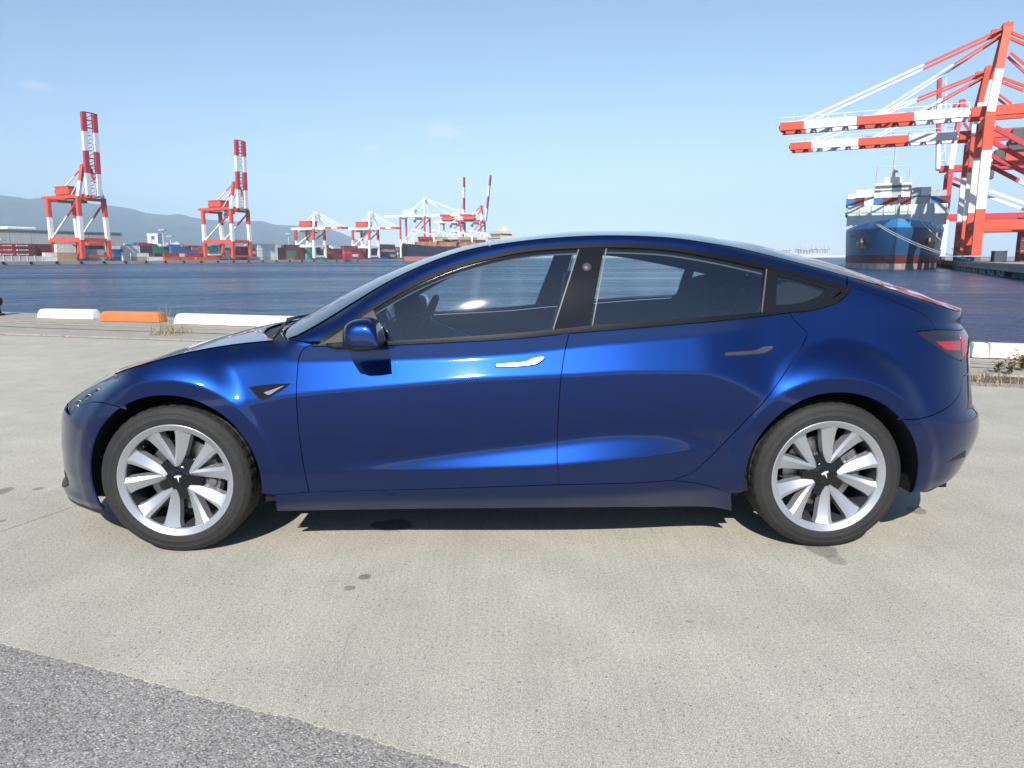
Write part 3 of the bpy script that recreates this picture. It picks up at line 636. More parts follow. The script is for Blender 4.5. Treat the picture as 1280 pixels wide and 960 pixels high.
# small yellow forklift tank, barrier wall, warehouse
s = L_at_px(395, 6); p = Lp(s, 6); m = MB(); m.lathe([(.001, -2.2), (1.6, -2.0), (2.0, -1.2), (2.0, 1.2), (1.6, 2.0), (.001, 2.2)], 16, axis='y'); m.box((-1.6, -1.8, -2.4), (1.6, 1.8, -1.6))
m.build('yellow_tank', mat('tank_yellow', (.62, .47, .06), rough=.6), loc=(p[0], p[1], 2.4), smooth=40, label='yellow rounded tank on the far quay before the green containers', cat='tank')
m = MB(); a, b = Lp(L_at_px(-60, 5), 5), Lp(L_at_px(53, 5), 5); d = b-a; m.beam((0, 0, 1.5), (d[0], d[1], 1.5), .4, 3.0)
for k in range(12): f = k/11; m.beam((d[0]*f, d[1]*f, 0), (d[0]*f, d[1]*f, 3.2), .7, .7)
m.build('barrier_wall', mat('barrier_grey', (.50, .50, .48), rough=.85, vary=.12, vscale=.3), loc=(a[0], a[1], 0), label='long pale grey barrier wall on the far quay below the red containers', cat='wall')
wh = empty('warehouse', (*Lp(L_at_px(60, 90), 90), 0), angL, label='long grey warehouse with pale panelled front behind the red containers', cat='warehouse')
wp = Lp(L_at_px(60, 90), 90); z1 = zpx(60, 289.5, wp); z0_ = zpx(60, 300, wp)
WW = mat('warehouse_panel', (.42, .44, .42), rough=.8, vary=.08, vscale=.15); WR = mat('warehouse_roof', (.17, .20, .22), rough=.8)
m = MB(); m.box((-180, 0, 0), (58, 60, z1)); m.build('wall', WW, wh)
m = MB(); m.box((-181, -1, z1), (59, 61, z1+.9)); m.build('roof', WR, wh)
for k in range(17):
    x = -178+k*14; m = MB(); m.box((x, -.35, 4.5), (x+13.4, -.02, z1-.6)); m.build('panel', WW, wh)
m = MB(); m.box((-181, -.6, 3.6), (59, -.1, 4.4)); m.build('gutter', WR, wh)
m = MB(); m.box((-22, 6, z1+.9), (-2, 20, z1+3.0), bev=.5); m.build('roof_vent', WHITE, wh)
# light masts, white tower, pylon
def mast(px, back, py_top, label):
    s = L_at_px(px, back); p = Lp(s, back); z = zpx(px, py_top, p); m = MB(); m.tube([(0, 0, 0), (0, 0, z)], [.55, .3], n=8); m.box((-2.2, -2.2, z-.3), (2.2, 2.2, z+.2))
    for i in range(6): m.box((-2.1+.75*i, -2.5, z+.2), (-1.55+.75*i, -2.1, z+1.0))
    m.build('light_mast', PALE, loc=(p[0], p[1], 0), label=label, cat='light mast', group='yard light masts')
mast(206, 60, 288, 'tall yard light mast standing over the green container rows'); mast(215, 110, 296, 'thin yard light mast beside the taller one'); mast(362, 60, 293, 'yard light mast behind the dark red container block'); mast(3, 70, 300, 'yard light mast at the grey warehouse front')
p = free(195.5, 1500); zt_ = zpx(195, 292, p); m = MB(); m.box((-10, -9, 0), (-3, 9, zt_-5)); m.box((4, -9, 0), (10, 9, zt_-4)); m.box((-4, -7, 0), (5, 7, zt_-12)); m.box((-11, -9.5, zt_-5), (11, 9.5, zt_)); 
for k in range(6): m.box((-11.2, -9.7, 8+k*6), (-2.6, 9.7, 9.2+k*6))
m.build('white_tower', mat('tower_white', (.72, .72, .72), rough=.7), loc=(p[0], p[1], 0), label='white concrete twin tower rising behind the green containers', cat='tower')
# ---- city at the foot of the hills
CITY = [mat('city_%d' % i, c, rough=.8) for i, c in enumerate(((.62, .62, .62), (.52, .50, .47), (.44, .46, .50)))]
for i in range(34):
    px = 143+i*3.6+random.uniform(-1.5, 1.5); y = random.uniform(2600, 3600); p = free(px, y); hz = random.uniform(14, 62) if i < 24 else random.uniform(10, 34); w_ = random.uniform(8, 20); dp = random.uniform(10, 18)
    m = MB(); m.box((-w_, -dp, 0), (w_, dp, hz)); m.box((-w_*.4, -dp*.4, hz), (w_*.3, dp*.3, hz+4))
    for k in range(int(hz//8)): m.box((-w_*.92, -dp-.25, 3+k*8), (w_*.92, -dp-.004, 5+k*8), 1)
    m.build('city_building', [CITY[i % 3], DKGREY], loc=(p[0], p[1], 0), label='pale city block at the foot of the hazy hills', cat='building', group='city blocks below the hills')
# ---- hills
ridge = pchip([(-1500, 215), (-900, 222), (-500, 232), (-250, 228), (-120, 236), (-60, 238), (0, 242.7), (17, 245), (30, 246), (44, 248.5), (58, 247.5), (80, 250), (110, 253), (140, 256.5), (170, 261), (190, 266.5), (217, 268.5), (227, 267.5), (246, 272), (270, 275), (296, 277), (326, 276), (349, 281), (375, 282), (400, 284.5), (420, 288.5), (437, 295), (455, 303), (480, 312), (520, 321)])
rows = []; rr = np.random.default_rng(3)
def vnoise(x, y, seed=0):
    xi, yi = np.floor(x).astype(int), np.floor(y).astype(int); fx, fy = x-xi, y-yi; fx = fx*fx*(3-2*fx); fy = fy*fy*(3-2*fy)
    def hsh(a, b): return np.modf(np.abs(np.sin(a*127.1+b*311.7+seed*17.3)*43758.5453))[0]
    return (hsh(xi, yi)*(1-fx)+hsh(xi+1, yi)*fx)*(1-fy)+(hsh(xi, yi+1)*(1-fx)+hsh(xi+1, yi+1)*fx)*fy
cols_ = np.concatenate([np.arange(-1500, -200, 24), np.arange(-200, 521, 4)]).astype(float)
ds = np.concatenate([np.linspace(4300, 8000, 26), np.linspace(8300, 11000, 6)])
G = []
for j, y in enumerate(ds):
    row = []
    for px in cols_:
        d = ray(px, 322); p = CAM+d*((y-CAM[1])/d[1]); q = ray(px, float(ridge(px))); zt2 = (CAM+q*((8000-CAM[1])/q[1]))[2]
        f = (y-4300)/3700; prof_ = (max(0, f)**1.25 if f <= 1 else max(0, 1-(f-1)*1.1))
        nz = vnoise(np.array(p[0]/520.), np.array(y/900.), 1)*.6+vnoise(np.array(p[0]/210.), np.array(y/420.), 2)*.3+vnoise(np.array(p[0]/90.), np.array(y/200.), 3)*.1
        amp = 4*min(1, max(0, f))*max(0, 1-f) if f < 1 else 0
        row.append((p[0], y, max(-1.5, zt2*prof_*(1-.0*f)+(float(nz)-.5)*amp*zt2*.38+(0 if f < 1 else 0))))
    G.append(row)
m = MB(); m.grid(G, flip=True); m.build('hills', mat('forest_hills', (.03, .05, .045), rough=1, vary=.3, vscale=.004), smooth=True, kind='structure')
# ---- distant breakwater and tiny cranes by the ship
y = 4200; a, b = free(960, y), free(1075, y); m = MB(); m.box((a[0], y, -3), (b[0], y+30, 7.5)); m.box((a[0]+40, y+4, 7.5), (b[0]-30, y+8, 9))
m.build('breakwater', mat('breakwater_white', (.70, .68, .66), rough=.9), label='thin white breakwater on the horizon beside the container ship', cat='breakwater')
for i, px in enumerate((974, 983, 997, 1001, 1008, 1015, 1021, 1031)):
    p = free(px, 4500); m = MB(); hgt = random.uniform(55, 75)
    for sx in (-9, 9):
        for sy_ in (-14, 14): m.beam((sx, sy_, 0), (sx, sy_, hgt*.62), 3.2, 3.2, bands=[(0, .5, 1), (.5, 1, 0)])
    m.beam((-26, 0, hgt*.62), (30, 0, hgt*.62), 4, 4); m.beam((0, -14, hgt*.62), (0, 0, hgt), 2.5, 2.5, mi=1); m.beam((0, 14, hgt*.62), (0, 0, hgt), 2.5, 2.5, mi=1); m.beam((0, 0, hgt), (28, 0, hgt*.62), 1.2, 1.2)
    m.build('distant_crane', [RED, WHITE], loc=(p[0], p[1], 2), label='tiny red and white crane on the horizon left of the container ship', cat='crane', group='tiny cranes on the horizon')
# ---- ships
def hull(root, L, Bm, zdeck, zbow, mats, stem_rake=6.0, draft=6.0, bands=None, full_w=26, full_d=9, n=34):
    hs = np.array(bands)                                            # heights in metres above water, ascending; slot per strip
    m = MB(); rows_ = []
    ss = np.concatenate([np.linspace(0, 1, 22)**1.7*60, np.linspace(70, L, 12)])
    def hb(s, h):                                                   # half breadth at s metres behind the stem top, height h
        hh = np.clip((h+draft)/(zbow+draft), 0, 1); s0 = stem_rake*(1-hh)**1.3; lw = full_w+(full_d-full_w)*hh**1.4
        t = max(0.0, (s-s0))/lw; b = Bm/2*(1-math.exp(-t*1.9))
        if s > L-25: b *= 1-.25*((s-L+25)/25)**2*(1-hh)
        return b
    hts = list(bands)+[None]
    side = []
    for s in ss:
        ztop = zdeck+(zbow-zdeck)*max(0, 1-s/30)**1.5
        zz = [WZ-draft]+[WZ+h for h in bands]+[ztop]
        zz = np.array(zz); zz = np.minimum(zz, ztop)
        fin = []
        for a_, b_ in zip(zz[:-1], zz[1:]): fin += list(np.linspace(a_, b_, 4)[:-1])
        fin.append(ztop); side.append([(s, hb(s, z-WZ), z) for z in fin])
    strips = len(bands)+1
    for sg in (1, -1):
        base = [[(x, y*sg, z) for x, y, z in r] for r in side]; k = len(base[0]); V = [p for r in base for p in r]; o = len(m.v); 
        for i in range(len(base)-1):
            for j in range(k-1):
                m.f.append((o+i*k+j, o+i*k+j+1, o+(i+1)*k+j+1, o+(i+1)*k+j)); m.m.append(min(j//3, strips-1))
        m.v += V; m.n += [(0, 0, 0)]*len(V)
    dk = [(r[-1][0], r[-1][1], r[-1][2]-.9) for r in side]; nn = len(dk)
    m.add(dk+[(x, -y, z) for x, y, z in dk], [(i, i+1, nn+i+1, nn+i) for i in range(nn-1)], strips-1)
    o = m.build('hull', mats, root, fix=True, smooth=35)
    return o, hb
sc0 = 88.0; so = Pp(sc0, -14.0)
ship = empty('container_ship', (so[0], so[1], 0), math.atan2(PQ[1], PQ[0]), label='dark blue container ship moored bow-on at the orange crane pier', cat='ship')
HB = mat('hull_blue', (.022, .10, .22), rough=.38, vary=.25, vscale=.12); HT = mat('hull_top_blue', (.06, .30, .60), rough=.4, vary=.15, vscale=.3); HR = mat('boot_red', (.13, .028, .028), rough=.6, vary=.35, vscale=.3); HW = mat('boot_faded', (.50, .36, .30), rough=.7, vary=.3, vscale=.35)
zdk = zpx(1120, 273, so)
_, hbf = hull(ship, 175, 27.5, zdk-1.5, zdk, [HW, HR, HB, HT], bands=[1.5, 3.7, zdk-WZ-2.2], stem_rake=3, full_w=36, full_d=24)
# bow wall, hatch containers, bridge
m = MB(); zw0 = zdk-.6; zw1 = zpx(1120, 257.5, so+PQ*30); m.box((30, -12.9, zw0), (31, 12.9, zw1+.4))
for k in range(9): m.box((29.6, -12.8+k*3.17, zw0), (30.0, -12.55+k*3.17, zw1+.3))
m.build('breakwater_wall', mat('bow_wall', (.58, .62, .58), rough=.7, vary=.1, vscale=.2), ship)
m = MB(); m.tube([(3, 0, zdk-1), (3, 0, zdk+6)], .35, n=8); m.beam((3, -2, zdk+3.5), (3, 2, zdk+3.5), .25, .25); m.build('foremast', PALE, ship)
for sg in (-1, 1):
    m = MB(); m.lathe([(.001, .3), (1.5, .3), (1.7, 0), (1.2, -.5)], 14, axis='y'); y_ = hbf(13, 7.0); m.xform(Matrix.Translation((13, sg*(y_-.1), WZ+7.0)) @ Matrix.Rotation(math.radians(20*sg+(180 if sg < 0 else 0)), 4, 'Z')); m.build('hawse_pocket', DKGREY, ship, fix=True)
    m = MB(); X, Y = 11.6, sg*(y_+.1); m.box((X-.25, Y-.3, WZ+5.8), (X+.25, Y+.3, WZ+8.2)); m.box((X-.3, Y-1.3, WZ+5.5), (X+.3, Y+1.3, WZ+6.2)); m.box((X-.3, Y-1.4, WZ+6.0), (X+.3, Y-.9, WZ+7.2)); m.box((X-.3, Y+.9, WZ+6.0), (X+.3, Y+1.4, WZ+7.2))
    m.build('anchor', mat('rusty_anchor', (.50, .30, .16), rough=.8, vary=.4, vscale=1), ship)
    m = MB()
    for k in range(9):                                                # worn illegible name on the bow
        s_ = 17+k*.95; yy = sg*(hbf(s_, zdk-WZ-3.4)+.06); m.box((s_, yy-.05, zdk-4.1), (s_+.5, yy+.05, zdk-4.1+(.95 if k % 3 else .75)))
    m.build('bow_lettering', WHITE_C, ship)
sup = empty('superstructure', (128, 0, 0)); sup.parent = ship
zt3 = zpx(1128, 224, so)*1.0+ (zpx(1128, 224, so))*.50; zb3 = zdk
m = MB(); m.box((0, -4.6, zb3), (12, 4.6, zt3-3), bev=.4); m.box((-.5, -6.8, zt3-3), (9, 6.8, zt3), bev=.3); m.box((1, -3.2, zt3), (7, 3.2, zt3+2.4)); m.box((-.3, -5.6, zt3-9), (9, 5.6, zt3-8.4)); m.build('bridge_block', mat('ship_cream', (.74, .70, .56), rough=.6), sup, fix=True)
for k in range(5):
    m = MB(); m.box((-.08, -4.2, zb3+3+k*((zt3-zb3-6)/5)), (.02, 4.2, zb3+4.3+k*((zt3-zb3-6)/5))); m.build('window_row', DKGREY, sup)
m = MB(); m.box((-.62, -6.4, zt3-2.0), (-.45, 6.4, zt3-.9)); m.build('window_row', DKGREY, sup)
m = MB(); m.tube([(4, 0, zt3+2), (4, 0, zt3+15)], [.6, .3], n=8); m.beam((4, -5, zt3+7), (4, 5, zt3+7), .4, .4); m.beam((4, -3.5, zt3+10.5), (4, 3.5, zt3+10.5), .35, .35); m.tube([(4, -6, zt3-1), (4, -6, zt3+6)], .35, n=6); m.tube([(4, 6, zt3-1), (4, 6, zt3+7)], .35, n=6); m.box((2.6, -2.5, zt3+4.3), (3.4, 2.5, zt3+5.2)); m.build('mast', PALE, sup)
angP = math.atan2(PQ[1], PQ[0])
ROWN = ('foremost', 'second', 'third')
def on_ship(s, lat, tier, c, bay, L=12.2):
    z = zdk-.2+2.61*tier; w = ('low', 'lower', 'middle', 'topmost')[tier]
    o = put('shipping_container', cmesh(c, L)); d = so+PQ*s+PIN*(lat+2.44); o.location = (d[0], d[1], z); o.rotation_euler = (0, 0, angP)
    tag(o, label=f'{CNAME[c]} container in the {w} tier of the {ROWN[bay]} row on the blue ship', cat='container', group=f'{CNAME[c]} containers, {w} tier, {ROWN[bay]} row on the blue ship')
tops = ['blue', 'brown', 'white', 'blue', 'brown', 'brown', 'brown', 'grey', 'grey', 'blue', 'brown']
for bay, s in enumerate((33, 47, 61)):
    for k in range(11):
        lat = 11.1-k*2.46
        if bay == 0: on_ship(s, lat, 1, 'grey', bay)
        on_ship(s, lat, 2, tops[10-k] if bay == 0 else random.choice(tops), bay)
        if (bay > 0 and random.random() < .75) or (bay == 0 and k in (2, 3, 8, 9)): on_ship(s, lat, 3, random.choice(['white', 'grey', 'white', 'brown']), bay)
# mooring lines
ROPE = mat('mooring_rope', (.60, .58, .52), rough=.9)
def rope(a, b, sag, label):
    a, b = Vector(a), Vector(b); P = [a.lerp(b, i/14)-Vector((0, 0, sag*4*(i/14)*(1-i/14))) for i in range(15)]; m = MB(); m.tube([p-a for p in P], .07, n=6); m.build('mooring_rope', ROPE, loc=a, smooth=True, label=label, cat='rope', group='mooring ropes of the blue ship')
def sw(s, lat, z): d = so+PQ*s+PIN*lat; return (d[0], d[1], z)
rope(sw(4.2, -5.5, zdk-.4), tuple(Pp(66, 1))+(.4,), 1.2, 'mooring rope crossing the bow of the blue ship to the pier')
rope(sw(4.6, -6.0, zdk-.4), tuple(Pp(63, 1))+(.4,), 1.6, 'mooring rope crossing the bow of the blue ship to the pier')
rope(sw(4.0, 5.0, zdk-.4), tuple(Pp(74, 1))+(.4,), .6, 'short mooring rope from the pier-side bow of the blue ship')
# freighter at the left terminal
fp = free(503, 735); frt = empty('freighter', (fp[0], fp[1], 0), math.atan2(.55, .84), label='dark navy freighter with pinkish waterline beyond the container yard', cat='ship')
HN = mat('hull_navy', (.02, .026, .05), rough=.5); HP = mat('boot_pink', (.45, .17, .15), rough=.7)
zf = zpx(520, 304, fp); hull(frt, 138, 24, zf-3, zf, [HP, HN, HN], bands=[4.8, zf-WZ-1.2], stem_rake=7, full_w=24, full_d=10)
CRM = mat('freighter_gear', (.66, .60, .48), rough=.7)
for k in range(4):
    x = 16+k*23; m = MB(); m.box((x, -10, zf-4), (x+18, 10, zf+1.5)); m.build('hatch_cover', mat('hatch_rust', (.42, .20, .10), rough=.8, vary=.4, vscale=.2), frt)
    m = MB(); m.tube([(x-3, 0, zf-3), (x-3, 0, zf+15)], 1.1, n=8); m.beam((x-3, 0, zf+14), (x+16, -3, zf+9), 1.0, 1.2); m.box((x-4.6, -1.8, zf+12), (x-1.4, 1.8, zf+15)); m.build('deck_crane', WHITE, frt)
m = MB(); m.box((112, -11, zf-3), (130, 11, zf+11)); m.box((111, -13, zf+11), (124, 13, zf+14)); m.box((118, -3, zf+14), (126, 3, zf+20)); m.build('bridge_block', CRM, frt)
for k in range(4): m = MB(); m.box((111.9, -9, zf+.5+k*2.6), (111.99, 9, zf+1.6+k*2.6)); m.build('window_row', DKGREY, frt)
for k in range(36):
    x, lat = 18+random.random()*76, random.uniform(-10, 8); c = random.choice(['orange', 'brown', 'tan', 'red', 'cream']); d = fp+np.array([math.cos(math.atan2(.55, .84)), math.sin(math.atan2(.55, .84))])*x+np.array([-.548, .837])*lat
    o = put('shipping_container', cmesh(c)); o.location = (d[0], d[1], zf+1.6+random.choice([0, 2.6, 2.6])); o.rotation_euler = (0, 0, math.atan2(.55, .84)); tag(o, label=f'{CNAME[c]} shipping container loaded on the navy freighter', cat='container', group=f'{CNAME[c]} containers on the navy freighter')
# ---- vehicles and boxes on the right pier
def truck(px, s, back, body, cab, label, L=7.5):
    p = Pp(s, back); t = empty('truck', (p[0], p[1], 0), angP, label=label, cat='truck')
    m = MB(); m.box((0, -1.2, .9), (L-2.2, 1.2, 3.3), bev=.06); m.build('cargo_box', mat('truck_box_%s' % label[:4], body, rough=.5), t, fix=True)
    m = MB(); m.box((L-2.0, -1.15, .7), (L, 1.15, 3.0), bev=.18); m.build('cab', mat('truck_cab_%s' % label[:4], cab, rough=.4), t, fix=True)
    m = MB(); m.box((L-.4, -1.0, 1.7), (L+.01, 1.0, 2.6)); m.box((L-1.5, -1.17, 1.75), (L-.5, 1.17, 2.5)); m.build('cab_window', DKGREY, t)
    m = MB(); m.box((0, -.9, .55), (L-.3, .9, .85)); m.build('chassis', DKGREY, t)
    for x in (1.0, 2.1, L-1.2):
        for y_ in (-1.05, 1.05): m = MB(); m.lathe([(.001, -.16), (.3, -.16), (.5, -.12), (.5, .12), (.3, .16), (.001, .16)], 14); m.build('wheel', RUBBER_T, t, loc=(x, y_, .5), fix=True)
    t.rotation_euler = (0, 0, angP+math.pi)
    return t
RUBBER_T = mat('truck_tyre', (.02, .02, .02), rough=.8)
truck(1247, 52, 11, (.30, .48, .62), (.10, .32, .62), 'pale blue box truck parked on the right pier beside the orange crane leg'); truck(1275, 38, 16, (.06, .08, .12), (.10, .12, .16), 'dark truck parked on the right pier beyond the crane legs')
def on_pier(s, back, c, lv, where):
    for i in range(lv):
        p = Pp(s, back); o = put('shipping_container', cmesh(c, 6.1)); o.location = (p[0], p[1], 2.604*i); o.rotation_euler = (0, 0, angP); tag(o, label=f'{CNAME[c]} shipping container {where}', cat='container', group=f'{CNAME[c]} containers {where}')
on_pier(95, 16, 'brown', 3, 'stacked on the right pier between the crane legs'); on_pier(80, 9, 'dark', 1, 'on the right pier under the cranes'); on_pier(60, 14, 'dark', 1, 'on the right pier beside the blue truck')
# ================================================================== THE CAR
# side surface y = -W(x, z); nose and tail wrap round in plan as a superellipse
def _xz(l): return [tuple(on_y(a, b, y)[[0, 2]]) for a, b, y in l]
E_GUESS = [(160, 461, -.72), (200, 450, -.76), (235, 441, -.78), (285, 432, -.79), (325, 427, -.79), (347, 425, -.78), (365, 423, -.77),
           (385, 413, -.76), (407, 400.5, -.75), (440, 380, -.73), (490, 350, -.70), (540, 327, -.66), (590, 311, -.63), (660, 300, -.61),
           (715, 295.5, -.6), (765, 294, -.6), (840, 297, -.6), (890, 304, -.61), (920, 309, -.62), (970, 321, -.63), (1012, 332, -.64),
           (1057, 345.5, -.65), (1100, 358, -.66), (1145, 374, -.66), (1175, 383, -.65), (1198, 389.5, -.6)]
_e = _xz(E_GUESS); zE_x = pchip([(-2.4, _e[0][1]-.2)]+_e+[(2.6, _e[-1][1]-.02)])
_t = _xz([(395, 428, -.84), (465, 382, -.78), (555, 335, -.7), (660, 309, -.66), (727, 305, -.65), (765, 304, -.65), (830, 307, -.65),
          (890, 316, -.66), (950, 329, -.68), (1020, 347, -.7), (1057, 356, -.71)])
zt_x = pchip([(-2.4, _t[0][1]-.1)]+_t+[(1.75, 1.10), (2.6, 1.0)])
_b = _xz([(390, 434, -.85), (480, 432, -.86), (640, 424.5, -.86), (712, 417, -.86), (920, 399, -.86), (985, 392, -.86)])
zb_x = pchip([(-2.4, _b[0][1]-.02)]+_b+[(1.6, 1.05), (2.6, 1.03)])
zc_x = pchip([(-2.4, .62), (-1.75, .64), (-1.44, .66), (-1.1, .69), (-.9, .722), (-.5, .757), (-.06, .79), (.25, .803), (.6, .818), (.85, .815), (1.0, .775), (1.15, .70), (1.44, .63), (1.9, .60), (2.5, .6)])
wm_x = pchip([(-2.4, .89), (-1.8, .908), (-1.44, .916), (-.9, .913), (0, .917), (.9, .919), (1.44, .922), (1.9, .912), (2.5, .89)])
z0_x = pchip([(-2.4, .27), (-1.2, .268), (-.86, .285), (.25, .315), (.8, .333), (1.2, .33), (1.8, .30), (2.5, .30)])
zl_x = pchip([(-2.4, .36), (-.75, .385), (.1, .412), (.8, .468), (1.0, .48), (2.5, .5)])
tf_x = pchip([(-2.4, 0), (-.85, 0), (-.6, 8), (-.2, 20), (.2, 23), (.55, 20), (.8, 8), (.95, 0), (2.5, 0)])
lw_x = pchip([(-2.4, .01), (-.75, .01), (.1, .06), (.4, .075), (.7, .055), (.9, .02), (2.5, .02)])
XS = np.arange(-2.60, 2.761, .01); ZS = np.arange(.04, 1.56, .004)
def _tilt(x, z):
    z0, zl, zc, zb, zt, ze = z0_x(x), zl_x(x), zc_x(x), zb_x(x), zt_x(x), zE_x(x)
    tf, lw = tf_x(x), lw_x(x); zs = zb-.062
    def go(T, at, wd, v):
        k = sstep(at-wd, at+wd, z); return T*(1-k)+v*k
    T = np.full_like(z, -14.0)
    T = go(T, z0, .012, -2.0)
    T = go(T, zl, .006, tf)
    T = go(T, zl+lw+.02, .03, -2.0)
    T = go(T, (zl+zc)/2, max(.05, (zc-zl)/2-.02), 3.5)
    qtr = float(sstep(.95, 1.25, x)); fen = float(1-sstep(-1.35, -.95, x))
    T = go(T, zc, .014+.03*qtr+.03*fen, 25.0-2.0*qtr)
    gh = float(sstep(-1.0, -.9, x))
    if gh > 0:
        T2 = go(T, zs, .016, 6.0*(1-qtr)+19.0*qtr)
        T2 = go(T2, zb, .02, 14.0)
        k = np.clip((z-zb)/max(.02, zt-zb), 0, 1)
        T2 = np.where(z > zb, T2+16*k, T2)
        T2 = go(T2, (zt+ze)/2+.006, max(.02, (ze-zt)/2), 66.0)
    else: T2 = T
    T1 = go(T, ze-.06, .06, 58.0)
    return T1*(1-gh)+T2*gh
def _table():
    W = np.zeros((len(XS), len(ZS)))
    for i, x in enumerate(XS):
        sl = np.tan(np.radians(_tilt(x, ZS)))
        c = np.concatenate([[0], np.cumsum((sl[1:]+sl[:-1])/2*.004)])
        W[i] = float(wm_x(x))-(c-np.interp(float(zc_x(x)), ZS, c))
    k = np.exp(-.5*(np.arange(-6, 7)/2.2)**2); k /= k.sum()
    Wp = np.pad(W, ((6, 6), (0, 0)), mode='edge')
    W = sum(Wp[j:j+len(XS)]*k[j] for j in range(13))
    X, Z = np.meshgrid(XS, ZS, indexing='ij')
    for cx, wf in ((-1.4375, .918), (1.4375, .924)):                   # wheel-arch flares
        rr = np.hypot(X-cx, Z-.335); ring = wf-.45*np.maximum(0, rr-.452)-3.2*np.maximum(0, rr-.452)**2-.10*np.maximum(0, .40-Z)
        d = ring-W; kk = .022; h = np.clip(.5+.5*d/kk, 0, 1)
        W = W*(1-h)+ring*h+kk*h*(1-h)
    t_ = z0_x(X)-.045-Z; W = W-.58*(.5*(t_+np.sqrt(t_*t_+.018**2)))                  # sills and bumpers tuck under
    return np.maximum(W, .02)
WT = _table()
def Wb(x, z):
    fx = np.clip((np.asarray(x, float)-XS[0])/.01, 0, len(XS)-1.001); fz = np.clip((np.asarray(z, float)-ZS[0])/.004, 0, len(ZS)-1.001)
    i = fx.astype(int); j = fz.astype(int); a = fx-i; b = fz-j
    return WT[i, j]*(1-a)*(1-b)+WT[i+1, j]*a*(1-b)+WT[i, j+1]*(1-a)*b+WT[i+1, j+1]*a*b
XCF, XCR, PF, PR = -1.5, 1.62, 2.3, 2.5
LF, LM, LR = 1.15, XCR-XCF, 1.2
def _sil(px, py, sgn, xc, p, lo, hi):
    """x of the nose / tail at the height of a silhouette pixel, so that the plan curve just touches that pixel"""
    z = float(on_y(px, py, -.55)[2]); th = np.linspace(.02, math.pi/2, 60)
    s = np.cos(th)**(2/p); g = np.sin(th)**(2/p)
    for _ in range(40):
        xf = (lo+hi)/2; x = xc+s*(xf-xc); y = -Wb(x, z)*g
        d = np.stack([x-CAM[0], y-CAM[1], np.full_like(x, z)-CAM[2]], 1)
        q = 640+FPX*(d@_r)/(d@_f)
        ext = q.min() if sgn < 0 else q.max()
        if (ext < px) == (sgn < 0): lo, hi = (xf, hi) if sgn < 0 else (lo, xf)
        else: lo, hi = (lo, xf) if sgn < 0 else (xf, hi)
    return z, xf
SILF = [(143, 463), (122, 475), (102, 486), (90, 496), (82, 506), (77, 517), (76.5, 535), (77, 557), (79, 577), (83, 590), (83, 598), (79, 607), (82, 619), (93, 630), (108, 638), (122, 643)]
SILR = [(1202, 389), (1203, 395), (1201, 405), (1207, 414), (1212, 424), (1212, 452), (1213, 470), (1216, 500), (1223.5, 514), (1224, 531), (1207, 567), (1182, 595), (1152, 612)]
_sf = sorted(_sil(a, b, -1, XCF, PF, -2.6, -1.55) for a, b in SILF); _sr = sorted(_sil(a, b, 1, XCR, PR, 1.7, 2.7) for a, b in SILR)
xf_z = pchip(_sf); xr_z = pchip(_sr)
def S(tau, z):
    tau = np.asarray(tau, float); z = np.asarray(z, float); tau, z = np.broadcast_arrays(tau, z)
    tf = np.clip(tau/LF, 0, 1)*math.pi/2; tr = np.clip((LF+LM+LR-tau)/LR, 0, 1)*math.pi/2
    xm = XCF+np.clip(tau-LF, 0, LM)
    x = np.where(tau < LF, XCF-np.cos(tf)**(2/PF)*(XCF-xf_z(z)), np.where(tau > LF+LM, XCR+np.cos(tr)**(2/PR)*(xr_z(z)-XCR), xm))
    g = np.where(tau < LF, np.sin(tf)**(2/PF), np.where(tau > LF+LM, np.sin(tr)**(2/PR), 1.0))
    return np.stack([x, -Wb(x, z)*g, z], -1)
TMAX = LF+LM+LR
def SN(tau, z):
    h, k = .008, .004; tau = np.asarray(tau, float)
    a = np.clip(tau-h, 0, TMAX); b = np.clip(tau+h, 0, TMAX)
    # across the centre line the surface is mirrored: use a symmetric difference there
    dt = S(b, z)-S(a, z); dz = S(tau, z+k)-S(tau, z-k)
    n = np.cross(dt, dz); n /= np.linalg.norm(n, axis=-1, keepdims=True)+1e-12
    edge = (tau < 1e-4) | (tau > TMAX-1e-4)
    n[..., 1] = np.where(edge, 0, n[..., 1]); n /= np.linalg.norm(n, axis=-1, keepdims=True)+1e-12
    return n
def Wfull(x, z):
    x = np.asarray(x, float); xf = xf_z(z); xr = xr_z(z)
    s = np.where(x < XCF, (XCF-x)/(XCF-xf), np.where(x > XCR, (x-XCR)/(xr-XCR), 0.0)); p = np.where(x < 0, PF, PR)
    return np.where(s < 1, Wb(x, z)*(1-np.clip(s, 0, 1)**p)**(1/p), 0.0)
def tau_of(x, z):
    if x < XCF:
        s = min(1, (XCF-x)/(XCF-float(xf_z(z)))); return math.acos(s**(PF/2))/(math.pi/2)*LF
    if x > XCR:
        s = min(1, (x-XCR)/(float(xr_z(z))-XCR)); return LF+LM+LR-math.acos(s**(PR/2))/(math.pi/2)*LR
    return LF+(x-XCF)
def hit(px, py):
    d = ray(px, py); ys = np.linspace(-1.25, -.02, 500); P = CAM+d*((ys-CAM[1])/d[1])[:, None]
    f = -P[:, 1]-Wfull(P[:, 0], P[:, 2]); idx = np.where(f < 0)[0]
    if len(idx) == 0: k = int(np.argmin(f)); y = ys[k]
    else:
        k = max(1, idx[0]); a, b = ys[k-1], ys[k]
        for _ in range(30):
            y = (a+b)/2; q = CAM+d*((y-CAM[1])/d[1])
            if -q[1]-float(Wfull(q[0], q[2])) < 0: b = y
            else: a = y
    q = CAM+d*((y-CAM[1])/d[1])
    return (tau_of(float(q[0]), float(q[2])), float(q[2]))
